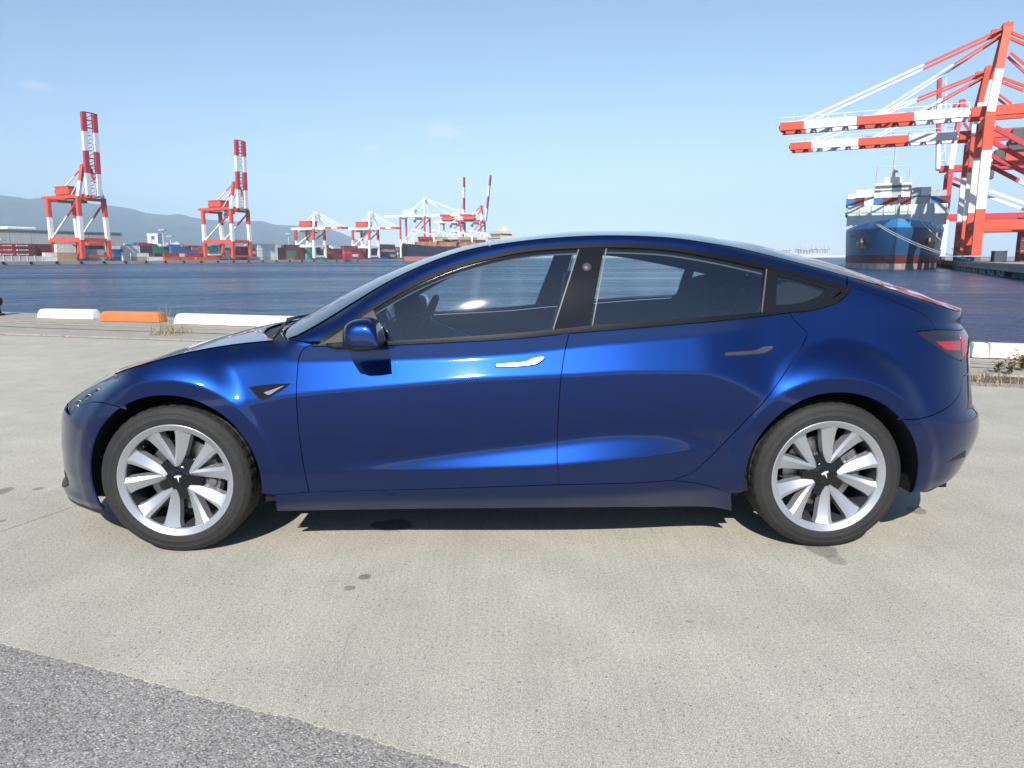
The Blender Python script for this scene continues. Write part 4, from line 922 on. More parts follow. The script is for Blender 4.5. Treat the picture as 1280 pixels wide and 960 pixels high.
def K(*pts, step=3.0): return np.array([hit(a, b) for a, b in catmull(pts, step)])
def KP(*pts, step=.02): return catmull(pts, step)
def arch(cx, R, a0, a1, n=44):
    return np.array([(tau_of(cx+R*math.cos(math.radians(a)), .335+R*math.sin(math.radians(a))), .335+R*math.sin(math.radians(a))) for a in np.linspace(a0, a1, n)])
def ring(*curves, inset=.002):
    P = []
    for c in curves:
        for p in c:
            if not P or np.hypot(*(P[-1]-p)) > .0016: P.append(np.array(p))
    if np.hypot(*(P[0]-P[-1])) < .0016: P.pop()
    P = np.array(P); area = .5*np.sum(P[:, 0]*np.roll(P[:, 1], -1)-np.roll(P[:, 0], -1)*P[:, 1])
    if area < 0: P = P[::-1]
    e = np.roll(P, -1, 0)-P; e /= np.linalg.norm(e, axis=1, keepdims=True)+1e-12
    nn = np.stack([-e[:, 1], e[:, 0]], 1); m = nn+np.roll(nn, 1, 0); m /= np.linalg.norm(m, axis=1, keepdims=True)+1e-9
    c = np.clip(np.sum(m*nn, 1), .5, 1)[:, None]
    keep = (P[:, 0] < 1e-3) | (P[:, 0] > TMAX-1e-3)
    Q = P+m*inset/c; Q[keep] = P[keep]
    return Q, -m, keep
def inside(P, q):
    x, z = q[:, 0:1], q[:, 1:2]; a = P; b = np.roll(P, -1, 0)
    c = ((a[:, 1] > z) != (b[:, 1] > z)) & (x < (b[:, 0]-a[:, 0])*(z-a[:, 1])/(b[:, 1]-a[:, 1]+1e-15)+a[:, 0])
    return (c.sum(1) % 2) == 1
def side_panel(curves, dt=.02, dz=.008, inset=.002, off=0.0, flange=.014, flat_edge=False):
    P, outn, keep = ring(*curves, inset=inset)
    lo, hi = P.min(0), P.max(0)
    gt = np.arange(lo[0]+dt*.5, hi[0], dt); gz = np.arange(lo[1]+dz*.5, hi[1], dz)
    G = np.stack(np.meshgrid(gt, gz, indexing='ij'), -1).reshape(-1, 2); G = G[inside(P, G)] if len(G) else G
    if len(G):
        # drop points hugging the outline
        sc = np.array([1/dt, 1/dz]); D = np.full(len(G), 9.0)
        for k in range(0, len(P), 64):
            D = np.minimum(D, np.linalg.norm((G[:, None]-P[None, k:k+64])*sc, axis=2).min(1))
        G = G[D > .45]
    V = np.concatenate([P, G]) if len(G) else P; n = len(P)
    r = delaunay_2d_cdt([Vector(v) for v in V], [], [list(range(n))], 1, 1e-6)
    V2 = np.array([tuple(v) for v in r[0]]); F = [tuple(f) for f in r[2]]
    X = S(V2[:, 0], V2[:, 1]); N = SN(V2[:, 0], V2[:, 1]); X = X+N*off
    # keep faces pointing outward
    fa = F[len(F)//2]; g = np.cross(X[fa[1]]-X[fa[0]], X[fa[2]]-X[fa[0]])
    if g@N[fa[0]] < 0: F = [f[::-1] for f in F]
    m = MB(); m.add(X, F, 0, N)
    if flange:
        B = S(P[:, 0], P[:, 1]); NB = SN(P[:, 0], P[:, 1]); B = B+NB*off
        B2 = S(P[:, 0]+outn[:, 0]*.001, P[:, 1]+outn[:, 1]*.001)+NB*off; ON = B2-B; ON /= np.linalg.norm(ON, axis=1, keepdims=True)+1e-9
        B1 = B-NB*flange; i0 = list(range(n)); F2 = []
        for i in range(n):
            j = (i+1) % n
            if keep[i] and keep[j]: continue
            F2.append((i, j, n+j, n+i)[::-1])
        rim = ON*.7+NB*.7
        m.add(np.concatenate([B, B1]), F2, 0, np.concatenate([rim, ON]))
    return m
# ---- boundary curves traced on the photograph
E_PX = [(82.5, 506), (88, 501), (105, 488.5), (122, 478.5), (140, 468.5), (160, 460.5), (200, 449), (235, 440), (285, 431), (325, 426.5), (347, 424.5), (365, 422.5),
        (385, 413), (407, 400.5), (440, 380), (490, 350), (540, 327), (590, 311), (660, 300), (715, 295.5), (765, 294), (840, 297), (890, 304), (920, 309),
        (970, 321), (1012, 332), (1057, 344.5), (1100, 356.5), (1145, 371.5), (1175, 381.5), (1196, 388.5)]
EC = K(*E_PX, step=4)
_o = np.argsort(EC[:, 0]); EC = EC[_o]; EC = EC[np.concatenate([[True], np.diff(EC[:, 0]) > .004])]
Z_NOSE, Z_TAIL = float(EC[0, 1]), float(EC[-1, 1])
EC = np.concatenate([[(0, Z_NOSE), (EC[0, 0]*.5, Z_NOSE)], EC, [((EC[-1, 0]+TMAX)/2, Z_TAIL), (TMAX, Z_TAIL)]])
zE_t = pchip(EC)
def Ecurve(t0, t1, n=0, dz=0.0):
    n = n or max(2, int(abs(t1-t0)/.02)); t = np.linspace(t0, t1, n+1); return np.stack([t, zE_t(t)+dz], 1)
def tE(px):                                                             # position along the edge above an image column
    return float(np.interp(px, [p[0] for p in E_PX], [hit(*p)[0] for p in E_PX]))
# ---- upper surface: hood, windscreen, roof, rear glass, trunk, lofted from the edge to the centre line
_c = [(x, z) for z, x in _sf if z >= Z_NOSE-.001]
_c2 = [tuple(on_y(a, b, .06)[[0, 2]]) for a, b in [(200, 445), (235, 434), (285, 419), (332, 410.5), (352, 406)]]
_c3 = [tuple(on_y(a, b, 0)[[0, 2]]) for a, b in [(384, 397), (440, 364.5), (490, 340.5), (547, 318.5), (590, 306), (660, 295.5), (715, 290), (765, 289), (840, 291.5),
       (890, 298.5), (920, 302.5), (970, 315), (1012, 325), (1060, 341), (1120, 361.5), (1157, 374.5), (1182, 383.5)]]
_cc = [p for p in _c if p[0] < _c2[0][0]-.05]+_c2+_c3
_cc = sorted(_cc); _cc = [p for i, p in enumerate(_cc) if i == 0 or p[0]-_cc[i-1][0] > .02]
_cc = [(float(xf_z(Z_NOSE)), Z_NOSE)]+[p for p in _cc if p[0] > float(xf_z(Z_NOSE))+.01 and p[0] < float(xr_z(Z_TAIL))-.05]+[(float(xr_z(Z_TAIL)), Z_TAIL)]
zC = pchip(_cc)
dx_x = pchip([(-2.6, 0), (-1.8, 0), (-1.35, -.10), (-1.0, -.22), (-.75, -.2), (-.3, -.10), (.2, 0), (.9, .02), (1.4, .10), (1.7, .14), (2.0, .06), (2.2, 0), (2.7, 0)])
def TP(tau, v):
    e = S(tau, float(zE_t(tau))); xc = e[0]+float(dx_x(e[0])); zc = max(float(zC(xc)), e[2]+.001)
    q = 1-(1-v)**2
    return np.array([e[0]+(xc-e[0])*q, e[1]*(1-v), e[2]+(zc-e[2])*q])
def top_panel(t0, t1, dt=.03, nv=14, off=0.0, v0=0.0, flange=.012):
    n = max(2, int((t1-t0)/dt)); ts = np.linspace(t0, t1, n+1); vs = np.linspace(v0, 1, nv+1)
    G = np.array([[TP(t, v) for v in vs] for t in ts])
    full = np.concatenate([G, (G*np.array([1, -1, 1]))[:, -2::-1]], 1)
    du = np.gradient(full, axis=0); dv = np.gradient(full, axis=1); N = np.cross(du, dv); N /= np.linalg.norm(N, axis=2, keepdims=True)+1e-12
    N = np.where(N[..., 2:3] < 0, -N, N); full = full+N*off
    m = MB(); P = full.tolist(); m.grid(P, 0, N.reshape(-1, 3), flip=False)
    f = m.f[len(m.f)//2]; a, b, c = (np.array(m.v[i]) for i in f[:3])
    if np.cross(b-a, c-a)[2] < 0: m.f = [q[::-1] for q in m.f]
    if flange:
        for row, s in ((full[0], 0), (full[-1], 1), (full[:, 0], 2), (full[:, -1], 3)):
            nn = {0: N[0], 1: N[-1], 2: N[:, 0], 3: N[:, -1]}[s]; low = row-nn*flange
            k = len(row); m.add(np.concatenate([row, low]), [(i, i+1, k+i+1, k+i) for i in range(k-1)], 0, np.concatenate([nn, nn]))
    return m
# ---- paint and trim
def paint_mat():
    m = mat('blue_paint', (.0014, .0200, .118), rough=.37, metal=.95, coat=1.0, coat_rough=.04, spec=.5)
    n, l = nodes_of(m); b = n['Principled BSDF']; b.inputs['Coat IOR'].default_value = 1.47
    tc = n.new('ShaderNodeTexCoord'); no = n.new('ShaderNodeTexNoise'); no.inputs['Scale'].default_value = 900; no.inputs['Detail'].default_value = 1
    l.new(tc.outputs['Object'], no.inputs['Vector'])
    bp = n.new('ShaderNodeBump'); bp.inputs['Strength'].default_value = .04; bp.inputs['Distance'].default_value = .001
    l.new(no.outputs['Fac'], bp.inputs['Height']); l.new(bp.outputs['Normal'], b.inputs['Normal'])
    # very slight orange peel in the lacquer
    n2 = n.new('ShaderNodeTexNoise'); n2.inputs['Scale'].default_value = 45; n2.inputs['Detail'].default_value = 2; l.new(tc.outputs['Object'], n2.inputs['Vector'])
    b2 = n.new('ShaderNodeBump'); b2.inputs['Strength'].default_value = .012; b2.inputs['Distance'].default_value = .004
    l.new(n2.outputs['Fac'], b2.inputs['Height']); l.new(b2.outputs['Normal'], b.inputs['Coat Normal'])
    return m
PAINT = paint_mat()
BLACK_GLOSS = mat('black_gloss', (.008, .008, .010), rough=.10, spec=.45)
TRIM = mat('satin_dark_trim', (.022, .021, .023), rough=.27, metal=.7)
PLASTIC = mat('black_plastic', (.014, .014, .015), rough=.55, vary=.2, vscale=30)
DARK = mat('inner_black', (.006, .006, .007), rough=.9)
RUBBER = mat('tyre_rubber', (.019, .0185, .0185), rough=.72, vary=.18, vscale=14, bump=.25, bscale=90)
ALLOY = mat('alloy_silver', (.46, .47, .50), rough=.34, metal=.6, coat=.3, coat_rough=.15)
STEEL = mat('brake_steel', (.34, .33, .32), rough=.38, metal=.9)
CALIPER = mat('caliper_grey', (.16, .16, .165), rough=.5, metal=.4)
CHROME = mat('chrome', (.36, .37, .40), rough=.38, metal=1)
SATIN = mat('satin_handle', (.16, .165, .19), rough=.28, metal=.9)
GLASS = glass_mat('side_glass', (.88, .96, .96), 2.0, .025)
GLASS_DARK = glass_mat('dark_glass', (.16, .19, .2), 1.6)
WIND = glass_mat('windscreen_glass', (.62, .74, .74), 1.62)
LAMP = glass_mat('lamp_glass', (.75, .8, .84), 1.7)
REDLAMP = mat('red_lamp', (.36, .004, .018), rough=.12, coat=1)
SMOKE = mat('lamp_smoke', (.012, .008, .012), rough=.08, coat=1)
LEATHER = mat('black_leather', (.022, .022, .024), rough=.5, vary=.15, vscale=20)
GREYCLOTH = mat('grey_liner', (.20, .20, .20), rough=.9)
WHITE_MARK = mat('white_mark', (.75, .76, .78), rough=.4)

car = empty('car', (0, 0, 0), label='glossy dark blue four-door sedan with silver five-spoke wheels parked on the concrete', cat='car')
def pair(name, m, mt, parents=(car, car), smooth=True, labels=(None, None)):
    a = m.build(name, mt, parents[0], smooth=smooth); b = m.mirror_y().build(name, mt, parents[1], smooth=smooth)
    for o, t in zip((a, b), labels):
        if t: o['label'] = t
    return a, b
def whole(name, ms, mt, parent=car):
    t = MB()
    for m in ms: t.join(m)
    return t.build(name, mt, parent, smooth=True)
R_ARCH = .386
c_headlow = K((158, 462.5), (140, 477), (115, 494.5), (97, 507.5), (88, 519))
tH0, tH1 = tE(87), tE(158)
c_fseam = K((97, 507.5), (110, 503.5), (122, 502.5), (143, 507), (158, 511.5))
def arch_angle(px, py, cx):
    t, z = hit(px, py); x = S(t, z)[0]; return math.degrees(math.atan2(z-.335, x-cx))
aF = arch_angle(158, 511.5, -1.4375)
aF0 = arch_angle(124, 640, -1.4375)
if aF0 < 0: aF0 += 360
aF1 = arch_angle(343, 619, -1.4375)
z_lip = float(hit(122, 640)[1])
# front bumper (both halves in one mesh)
t_b0 = arch(-1.4375, R_ARCH, aF, aF0)
zb0 = float(t_b0[-1][1])
low_f = KP((t_b0[-1][0], zb0), (t_b0[-1][0]-.12, zb0-.004), (.5, zb0+.004), (0, zb0+.02))
_hl = c_headlow[c_headlow[:, 1] <= c_fseam[0, 1]+.03]
bump_top = KP((0, Z_NOSE-.005), (tH0*.5, Z_NOSE-.005), (tH0-.004, Z_NOSE-.008))
tip = c_headlow[-1]
front_bumper_m = side_panel([KP((0, zb0+.02), (0, Z_NOSE-.005)), bump_top, KP((tH0-.004, Z_NOSE-.008), (tip[0]-.008, tip[1]), step=.01), _hl[::-1][:0] if False else c_headlow[::-1][:max(2, len(c_headlow)-int(np.argmin(np.abs(c_headlow[:, 0]-c_fseam[0, 0])))) ], c_fseam, t_b0, low_f], dt=.025, dz=.012)
t_h0, t_h1 = .12, tE(347)-.0
fb_top = top_panel(.004, tE(100), dt=.02)
bumper = whole('front_bumper', [front_bumper_m, front_bumper_m.mirror_y(), fb_top], PAINT)
# headlights
hl = side_panel([Ecurve(tH0, tH1, dz=-.004), c_headlow], dt=.012, dz=.008, off=-.001)
pair('headlight', hl, LAMP)
hb = side_panel([Ecurve(tH0, tH1, dz=-.004), c_headlow], dt=.02, dz=.015, off=-.018, flange=0)
for o in bpy.data.objects:
    pass
heads = [o for o in car.children if o.name.startswith('headlight')]
for o, mm in zip(heads, (hb, hb.mirror_y())): mm.build('lamp_housing', mat('lamp_housing', (.10, .105, .11), rough=.3, metal=.4), o, smooth=True)
for o, s in zip(heads, (-1, 1)):
    for k, (px, py) in enumerate(((96, 503), (108, 495), (120, 488))):
        t, z = hit(px, py); p = S(t, z)-SN(np.array(t), np.array(z))*.012
        b = MB(); b.lathe([(.001, 0), (.014, .001), (.017, -.006), (.017, .004)], 16, axis='y'); b.xform(Matrix.Translation((p[0], p[1]*(-s), p[2])))
        b.build('projector', CHROME, o, smooth=True)
# fenders
c_door_f = K((391, 430.5), (380, 436), (374.5, 445), (371.5, 468), (370.5, 495), (372.5, 530), (376, 560), (381, 590), (386.5, 615.5))
c_fbot = K((386.5, 615.5), (365, 617), (343, 619))
fend = side_panel([Ecurve(tH1, tE(363), dz=-.003), K((363, 423.5), (378, 427), (391, 430.5)), c_door_f, c_fbot, arch(-1.4375, R_ARCH, aF1, aF), c_fseam[::-1], c_headlow[:int(np.argmin(np.abs(c_headlow[:, 0]-c_fseam[0, 0])))+1][::-1]], dt=.013, dz=.006)
fenders = pair('front_fender', fend, PAINT)
# doors
c_split = K((711.5, 416.5), (706, 440), (701.5, 470), (699, 500), (697, 540), (696.5, 575), (698.5, 606))
c_botf = K((698.5, 606), (600, 609.3), (500, 612.5), (386.5, 615.5))
c_botr = K((840, 600.5), (800, 603.5), (750, 605), (698.5, 606))
c_trail = K((986.5, 391), (993, 400), (1003, 409.5), (1009, 417), (1004, 430), (992, 450), (975, 475), (955, 502), (930, 528), (905, 554), (885, 574), (865, 591), (840, 600.5))
BELT_LO = [(391, 433), (430, 433), (480, 432), (560, 428.5), (640, 424), (711.5, 417)]
BELT_LO_R = [(711.5, 417), (780, 411.5), (850, 405.5), (920, 399), (960, 394.5), (986.5, 391)]
c_bf = K(*BELT_LO); c_br = K(*BELT_LO_R)
doors_f = pair('front_door', side_panel([c_door_f, c_botf[::-1], c_split[::-1], c_bf[::-1]], dt=.02, dz=.0055), PAINT)
doors_r = pair('rear_door', side_panel([c_split, c_botr[::-1], c_trail[::-1], c_br[::-1]], dt=.014, dz=.0055), PAINT)
# sills
c_sillb = K((346, 639), (500, 636.5), (660, 635), (800, 634), (890, 634.3), (915, 639))
c_qlow = K((840, 600.5), (865, 606), (895, 615), (917, 622))
aR1 = arch_angle(917, 632, 1.4375); aR1 = aR1+360 if aR1 < 0 else aR1
sill = side_panel([c_fbot[::-1], c_botf[::-1], c_botr[::-1], K((840, 600.5), (880, 606), (914, 617)), K((914, 617), (915, 639)), c_sillb[::-1], K((346, 639), (343, 619))], dt=.03, dz=.007)
pair('sill', sill, PAINT)
# rear quarter, tail lamp, trunk, rear bumper
aRs = arch_angle(1122, 524, 1.4375); aRb = arch_angle(1136, 617, 1.4375)
aQ = arch_angle(915, 617, 1.4375); aQ = aQ+360 if aQ < 0 else aQ
c_trunk = K((1060, 356.5), (1100, 370), (1145, 388), (1158, 395.5), (1171, 412))
c_lampl = K((1146, 414.5), (1160, 426), (1182, 441), (1200, 451))
c_lampt = K((1146, 414.5), (1171, 412.3), (1200, 413))
c_bseam = K((1122, 524), (1145, 524), (1168, 518), (1190, 505), (1201, 488), (1204, 470))
tlampT, zlampT = c_lampt[-1]; tlampB, zlampB = c_lampl[-1]
tS, zS_ = c_bseam[-1]
c_trimtip = K((986.5, 391), (1015, 388), (1045, 379), (1059, 368), (1063, 361), (1060, 356.5))
qp = side_panel([c_trunk, c_lampt[:int(np.argmin(np.abs(c_lampt[:, 0]-c_trunk[-1, 0])))+1][::-1], c_lampl, KP((tlampB, zlampB), (tS, zlampB-.003), step=.01), KP((tS, zlampB-.003), (tS, zS_)), c_bseam[::-1], arch(1.4375, R_ARCH, aRs, aQ), K((914, 617), (880, 606), (840, 600.5)), c_trail[::-1], c_trimtip], dt=.013, dz=.006)
pair('rear_quarter_panel', qp, PAINT)
tLi = min(TMAX-.30, max(tlampT, tlampB)+.32)
lampm = side_panel([c_lampt, KP((tlampT, zlampT), (tLi, zlampT+.004)), KP((tLi, zlampT+.004), (tLi, zlampB+.05)), KP((tLi, zlampB+.05), (tlampB, zlampB)), c_lampl[::-1]], dt=.02, dz=.01)
lamps = pair('tail_lamp', lampm, SMOKE)
red1 = side_panel([K((1169, 427), (1201, 425.5), step=4), K((1201, 425.5), (1200, 438.5), step=4), K((1200, 438.5), (1183, 438), step=4), K((1183, 438), (1169, 427), step=4)], dt=.02, dz=.01, off=.002, flange=.004)
tr0 = c_lampl[-1][0]+.03
red2 = side_panel([KP((tr0, zlampB+.012), (tr0+.09, zlampB+.03), (tr0+.09, zlampT-.02), (tr0, zlampT-.012))[[0]], KP((tr0, zlampB+.012), (tr0+.09, zlampB+.03)), KP((tr0+.09, zlampB+.03), (tr0+.09, zlampT-.02)), KP((tr0+.09, zlampT-.02), (tr0, zlampT-.012)), KP((tr0, zlampT-.012), (tr0, zlampB+.012))], dt=.02, dz=.01, off=.002, flange=.004)
for o, f in zip(lamps, (lambda m: m, lambda m: m.mirror_y())):
    f(red1).build('red_lens', REDLAMP, o, smooth=True); f(red2).build('red_lens', REDLAMP, o, smooth=True)
T_TR0 = tE(1059)
trs = side_panel([c_trunk, c_lampt[int(np.argmin(np.abs(c_lampt[:, 0]-c_trunk[-1, 0]))):], KP((tlampT, zlampT), (tLi, zlampT+.004)), KP((tLi, zlampT+.004), (tLi, zlampB+.05)), KP((tLi, zlampB+.05), (tlampB, zlampB)), KP((tlampB, zlampB), (max(tS, tlampB+.01), zlampB-.003), step=.01), KP((max(tS, tlampB+.01), zlampB-.003), (max(tS, tlampB+.01), zS_)), KP((max(tS, tlampB+.01), zS_), (TMAX, zS_)), KP((TMAX, zS_), (TMAX, Z_TAIL-.003)), Ecurve(TMAX, T_TR0, dz=-.003), K((1059, 346.5), (1060, 356.5))], dt=.022, dz=.01)
t_rg = tE(1105)
trunk_top = top_panel(t_rg, TMAX-.004, dt=.03, v0=0)
trunk = whole('trunk_lid', [trs, trs.mirror_y(), trunk_top], PAINT)
zr0 = float(hit(1136, 615)[1])
c_rb_arch = arch(1.4375, R_ARCH, aRb, aRs)
rb = side_panel([c_bseam, KP((tS, zS_), (TMAX, zS_)), KP((TMAX, zS_), (TMAX, c_rb_arch[0][1]+.05)), KP((TMAX, c_rb_arch[0][1]+.05), (4.9, c_rb_arch[0][1]+.03), tuple(c_rb_arch[0])), c_rb_arch], dt=.025, dz=.012)
whole('rear_bumper', [rb, rb.mirror_y()], PAINT)
# roof rails (A pillar, cant rail) and window trim
TRIM_OUT = [(397, 427), (430, 405.5), (465, 382.5), (510, 356), (555, 335), (605, 320), (660, 309.3), (727, 304.8), (765, 304), (830, 307), (890, 316), (950, 328.5), (1020, 346.5), (1058, 356.3)]
TRIM_IN = [(404, 428), (434, 408.5), (467, 387), (512, 361), (558, 340.5), (607, 325.5), (661, 315), (727, 310.5), (765, 309.6), (830, 312.6), (890, 322), (948, 334.5), (1016, 351.5), (1046, 360.5)]
c_to = K(*TRIM_OUT); c_ti = K(*TRIM_IN)
rail = side_panel([Ecurve(tE(363), T_TR0, dz=-.002), K((1059, 346.5), (1058, 356.3)), c_to[::-1], K((397, 427), (378, 426.5), (363, 423.5))], dt=.02, dz=.006)
rails = pair('roof_rail', rail, PAINT)
trim_u = side_panel([c_to, K((1058, 356.3), (1063, 361), (1059, 368)), K((1059, 368), (1052, 366.5), (1046, 360.5)), c_ti[::-1], K((404, 428), (397, 427))], dt=.02, dz=.006, inset=.0006, off=.004, flange=.012)
pair('window_trim', trim_u, TRIM)
BELT_UP = [(404, 428.5), (440, 428), (480, 426.8), (560, 422), (640, 416.5), (692, 411.5), (711, 410), (737, 407), (850, 398.5), (950, 390.5), (985, 387), (1015, 382.5), (1040, 373), (1050, 367)]
c_bu = K(*BELT_UP)
LOW = BELT_LO+BELT_LO_R[1:]+[(1015, 388), (1045, 379), (1059, 368)]
c_bl = K(*LOW)
trim_l = side_panel([c_bu, K((1050, 367), (1059, 368)), c_bl[::-1], K((391, 433), (404, 428.5))], dt=.02, dz=.005, inset=.0008, off=.005, flange=.014)
pair('belt_trim', trim_l, TRIM)
# pillars between the panes
pil = side_panel([K((724, 307), (690, 414)), K((690, 414), (736, 410)), K((736, 410), (756, 306)), K((756, 306), (724, 307))], dt=.03, dz=.03, inset=0, off=.0015)
pils = pair('centre_pillar', pil, BLACK_GLOSS)
pil2 = side_panel([K((956, 330), (951, 392)), K((951, 392), (969, 391)), K((969, 391), (972, 344), step=4), K((972, 344), (966, 331))], dt=.03, dz=.03, inset=0, off=.0015)
pair('rear_pillar', pil2, BLACK_GLOSS)
qf = side_panel([K((965, 331), (1015, 349), (1050, 362)), K((1050, 362), (1030, 379), (1000, 387), (969, 391)), K((969, 391), (965, 331))], dt=.03, dz=.02, inset=0, off=-.001)
sail = side_panel([K((400, 429), (434, 407), (466, 386)), K((466, 386), (484, 428)), K((484, 428), (400, 429))], dt=.03, dz=.03, inset=0, off=.001)
pair('mirror_sail', sail, PLASTIC)
# glass
gf = side_panel([K((462, 386), (512, 358), (558, 338), (607, 323), (661, 312.5), (727, 308)), K((727, 308), (692, 414)), K((692, 414), (480, 430)), K((480, 430), (462, 386))], dt=.03, dz=.02, inset=0, off=-.004, flange=0)
gr = side_panel([K((752, 308), (765, 307), (830, 310), (890, 319), (960, 333)), K((960, 333), (953, 394)), K((953, 394), (736, 410)), K((736, 410), (752, 308))], dt=.03, dz=.02, inset=0, off=-.004, flange=0)
gq = side_panel([K((966, 336), (1015, 350), (1048, 363)), K((1048, 363), (1028, 378), (1000, 386), (968, 390)), K((968, 390), (966, 336))], dt=.03, dz=.02, inset=0, off=-.003, flange=0)
pair('side_window', gf, GLASS, parents=doors_f); pair('side_window', gr, GLASS, parents=doors_r); pair('quarter_window', gq, GLASS)
# thin pale edges of the front and rear panes beside the pillar
for (a, b, pr) in (((722.5, 312), (690.5, 412), doors_f), ((757, 311), (739.5, 407), doors_r), ((957.5, 334), (951, 391), doors_r)):
    e = side_panel([K(a, b), K(b, (b[0]+1.6, b[1])), K((b[0]+1.6, b[1]), (a[0]+1.6, a[1])), K((a[0]+1.6, a[1]), a)], dt=.05, dz=.05, inset=0, off=.004, flange=.004)
    pair('pane_edge', e, mat('pane_edge', (.085, .085, .07), rough=.45), parents=pr)
# frame ring of the small rear quarter pane
for c0, c1 in (([(966, 333), (1015, 349), (1052, 363)], [(1033, 361.5), (1008, 353), (974, 345)]), ([(1052, 363), (1030, 380), (1000, 389), (966, 392)], [(971, 381), (1000, 378.5), (1021, 371), (1033, 361.5)])):
    e = side_panel([K(*c0), K(c0[-1], c1[0]), K(*c1), K(c1[-1], c0[0])], dt=.03, dz=.02, inset=0, off=.001, flange=.004)
    pair('quarter_window_frame', e, BLACK_GLOSS)
# hood, cowl, windscreen, roof glass, rear glass
t_cowl, t_ws, t_roof0, t_roof1 = tE(342), tE(362), tE(612), tE(905)
hood = top_panel(tE(100)+.004, t_cowl, dt=.025, nv=20).build('hood', PAINT, car, smooth=True)
top_panel(t_cowl+.004, t_ws-.002, dt=.02, off=-.012).build('cowl', PLASTIC, car, smooth=True)
top_panel(t_ws, t_roof0-.002, dt=.04, nv=18, v0=.03).build('windscreen', WIND, car, smooth=True)
top_panel(t_roof0+.002, t_roof1-.002, dt=.04, nv=16, v0=.0).build('roof_glass', GLASS_DARK, car, smooth=True)
top_panel(t_roof1+.002, t_rg-.003, dt=.03, nv=16, v0=.0).build('rear_glass', GLASS_DARK, car, smooth=True)
# inner shell behind the panel gaps, also the inside faces of the doors
tA, tB = tau_of(-1.0, .9), tau_of(1.10, 1.0)
bl_t = np.linspace(tA, tB, 40); beltc = np.stack([bl_t, zb_x(XCF+bl_t-LF)-.012], 1)
shell_cur = [Ecurve(.0, tA, dz=-.02), beltc, KP((tB, float(beltc[-1, 1])), (tB+.12, float(zE_t(tB+.12))-.12), step=.02), KP((tB+.12, float(zE_t(tB+.12))-.12), (tB+.3, float(zE_t(tB+.3))-.03)), Ecurve(tB+.3, TMAX, dz=-.03), KP((TMAX, Z_TAIL-.03), (TMAX, .36)), KP((TMAX, .36), (tau_of(1.4375+.40, .34), .33)),
             arch(1.4375, .402, 0, 196), KP((tau_of(1.4375-.40, .24), .23), (tau_of(-1.03, .24), .23)), arch(-1.4375, .402, -16, 190), KP((tau_of(-1.85, .27), .26), (0, .27)), KP((0, .27), (0, Z_NOSE-.02))]
shell = side_panel(shell_cur, dt=.04, dz=.03, inset=0, off=-.022, flange=0)
pair('inner_shell', shell, DARK)
# inner trims of the pillars (seen through the panes)
rin = side_panel([Ecurve(tE(363), T_TR0, dz=-.006), K((1059, 346.5), (1058, 356.3)), K(*[(a, b+3) for a, b in TRIM_IN][::-1]), K((404, 431), (363, 423.5))], dt=.04, dz=.02, inset=0, off=-.03, flange=0)
pair('inner_rail', rin, mat('grey_headliner', (.10, .10, .105), rough=.9))
# ---- door handles, camera badge, sensors, mirrors
def hpt(px, py, off=0.0):
    t, z = hit(px, py); return S(t, z)+SN(np.array(t), np.array(z))*off
for pts, mt, pr in (([(620, 455.6), (640, 453.8), (657, 452.3), (668, 447.8), (680, 447), (677.5, 450.2), (670, 454.8), (650, 457.6), (621, 458.6)], CHROME, doors_f),
                    ([(906, 441.4), (925, 439.8), (944, 438), (954, 433.8), (966, 433.4), (963.5, 437), (955, 441), (930, 443.4), (907, 444.6)], SATIN, doors_r)):
    cl = pts+[pts[0]]
    h = side_panel([K(*pts, step=2), K(pts[-1], pts[0], step=2)], dt=.01, dz=.006, inset=.0, off=.0035, flange=.006)
    hs = pair('door_handle', h, mt, parents=pr)
    big = [(px+(-1.4 if px < 650 or (800 < px < 935) else 1.2), py+(1.2 if k >= 4 else -1.2)) for k, (px, py) in enumerate(pts)]
    g = side_panel([K(*big, step=2), K(big[-1], big[0], step=2)], dt=.01, dz=.006, inset=.0, off=.0008, flange=.002)
    pair('handle_recess', g, DARK, parents=pr)
bd = side_panel([K((311, 484), (340, 480.5), (363.5, 479.5), step=2), K((363.5, 479.5), (350, 489), (332, 499), step=2), K((332, 499), (325, 498.5), (311, 484), step=2)], dt=.01, dz=.006, inset=0, off=.003, flange=.004)
bds = pair('camera_badge', bd, BLACK_GLOSS, parents=fenders)
bi = side_panel([K((330, 491), (345, 486), (356, 482), step=2), K((356, 482), (346, 488.5), (336, 494), (330, 491), step=2)], dt=.01, dz=.006, inset=0, off=.0055, flange=.002)
for o, m_ in zip(bds, (bi, bi.mirror_y())): m_.build('badge_insert', SATIN, o, smooth=True)
for (px, py, nm) in ((114, 556, 'parking_sensor'), (1144, 546, 'parking_sensor')):
    p = hpt(px, py, .001); t, z = hit(px, py); nrm = Vector(SN(np.array(t), np.array(z)))
    m = MB(); m.lathe([(.0005, .0015), (.0085, .0012), (.0095, 0), (.0102, .0012), (.0112, .0010), (.0116, -.002)], 20, axis='z')
    q = Vector((0, 0, 1)).rotation_difference(nrm).to_matrix().to_4x4(); m.xform(Matrix.Translation(Vector(p)) @ q)
    pair(nm, m, PAINT, parents=(car, car))
m = MB(); p = hpt(733.5, 334, .003); t, z = hit(733.5, 334); nrm = Vector(SN(np.array(t), np.array(z)))
m.lathe([(.0005, .001), (.019, .001), (.020, -.001)], 28, axis='z'); m.xform(Matrix.Translation(Vector(p)) @ Vector((0, 0, 1)).rotation_difference(nrm).to_matrix().to_4x4())
pair('pillar_camera', m, mat('camera_disc', (.055, .05, .06), rough=.45), parents=pils)
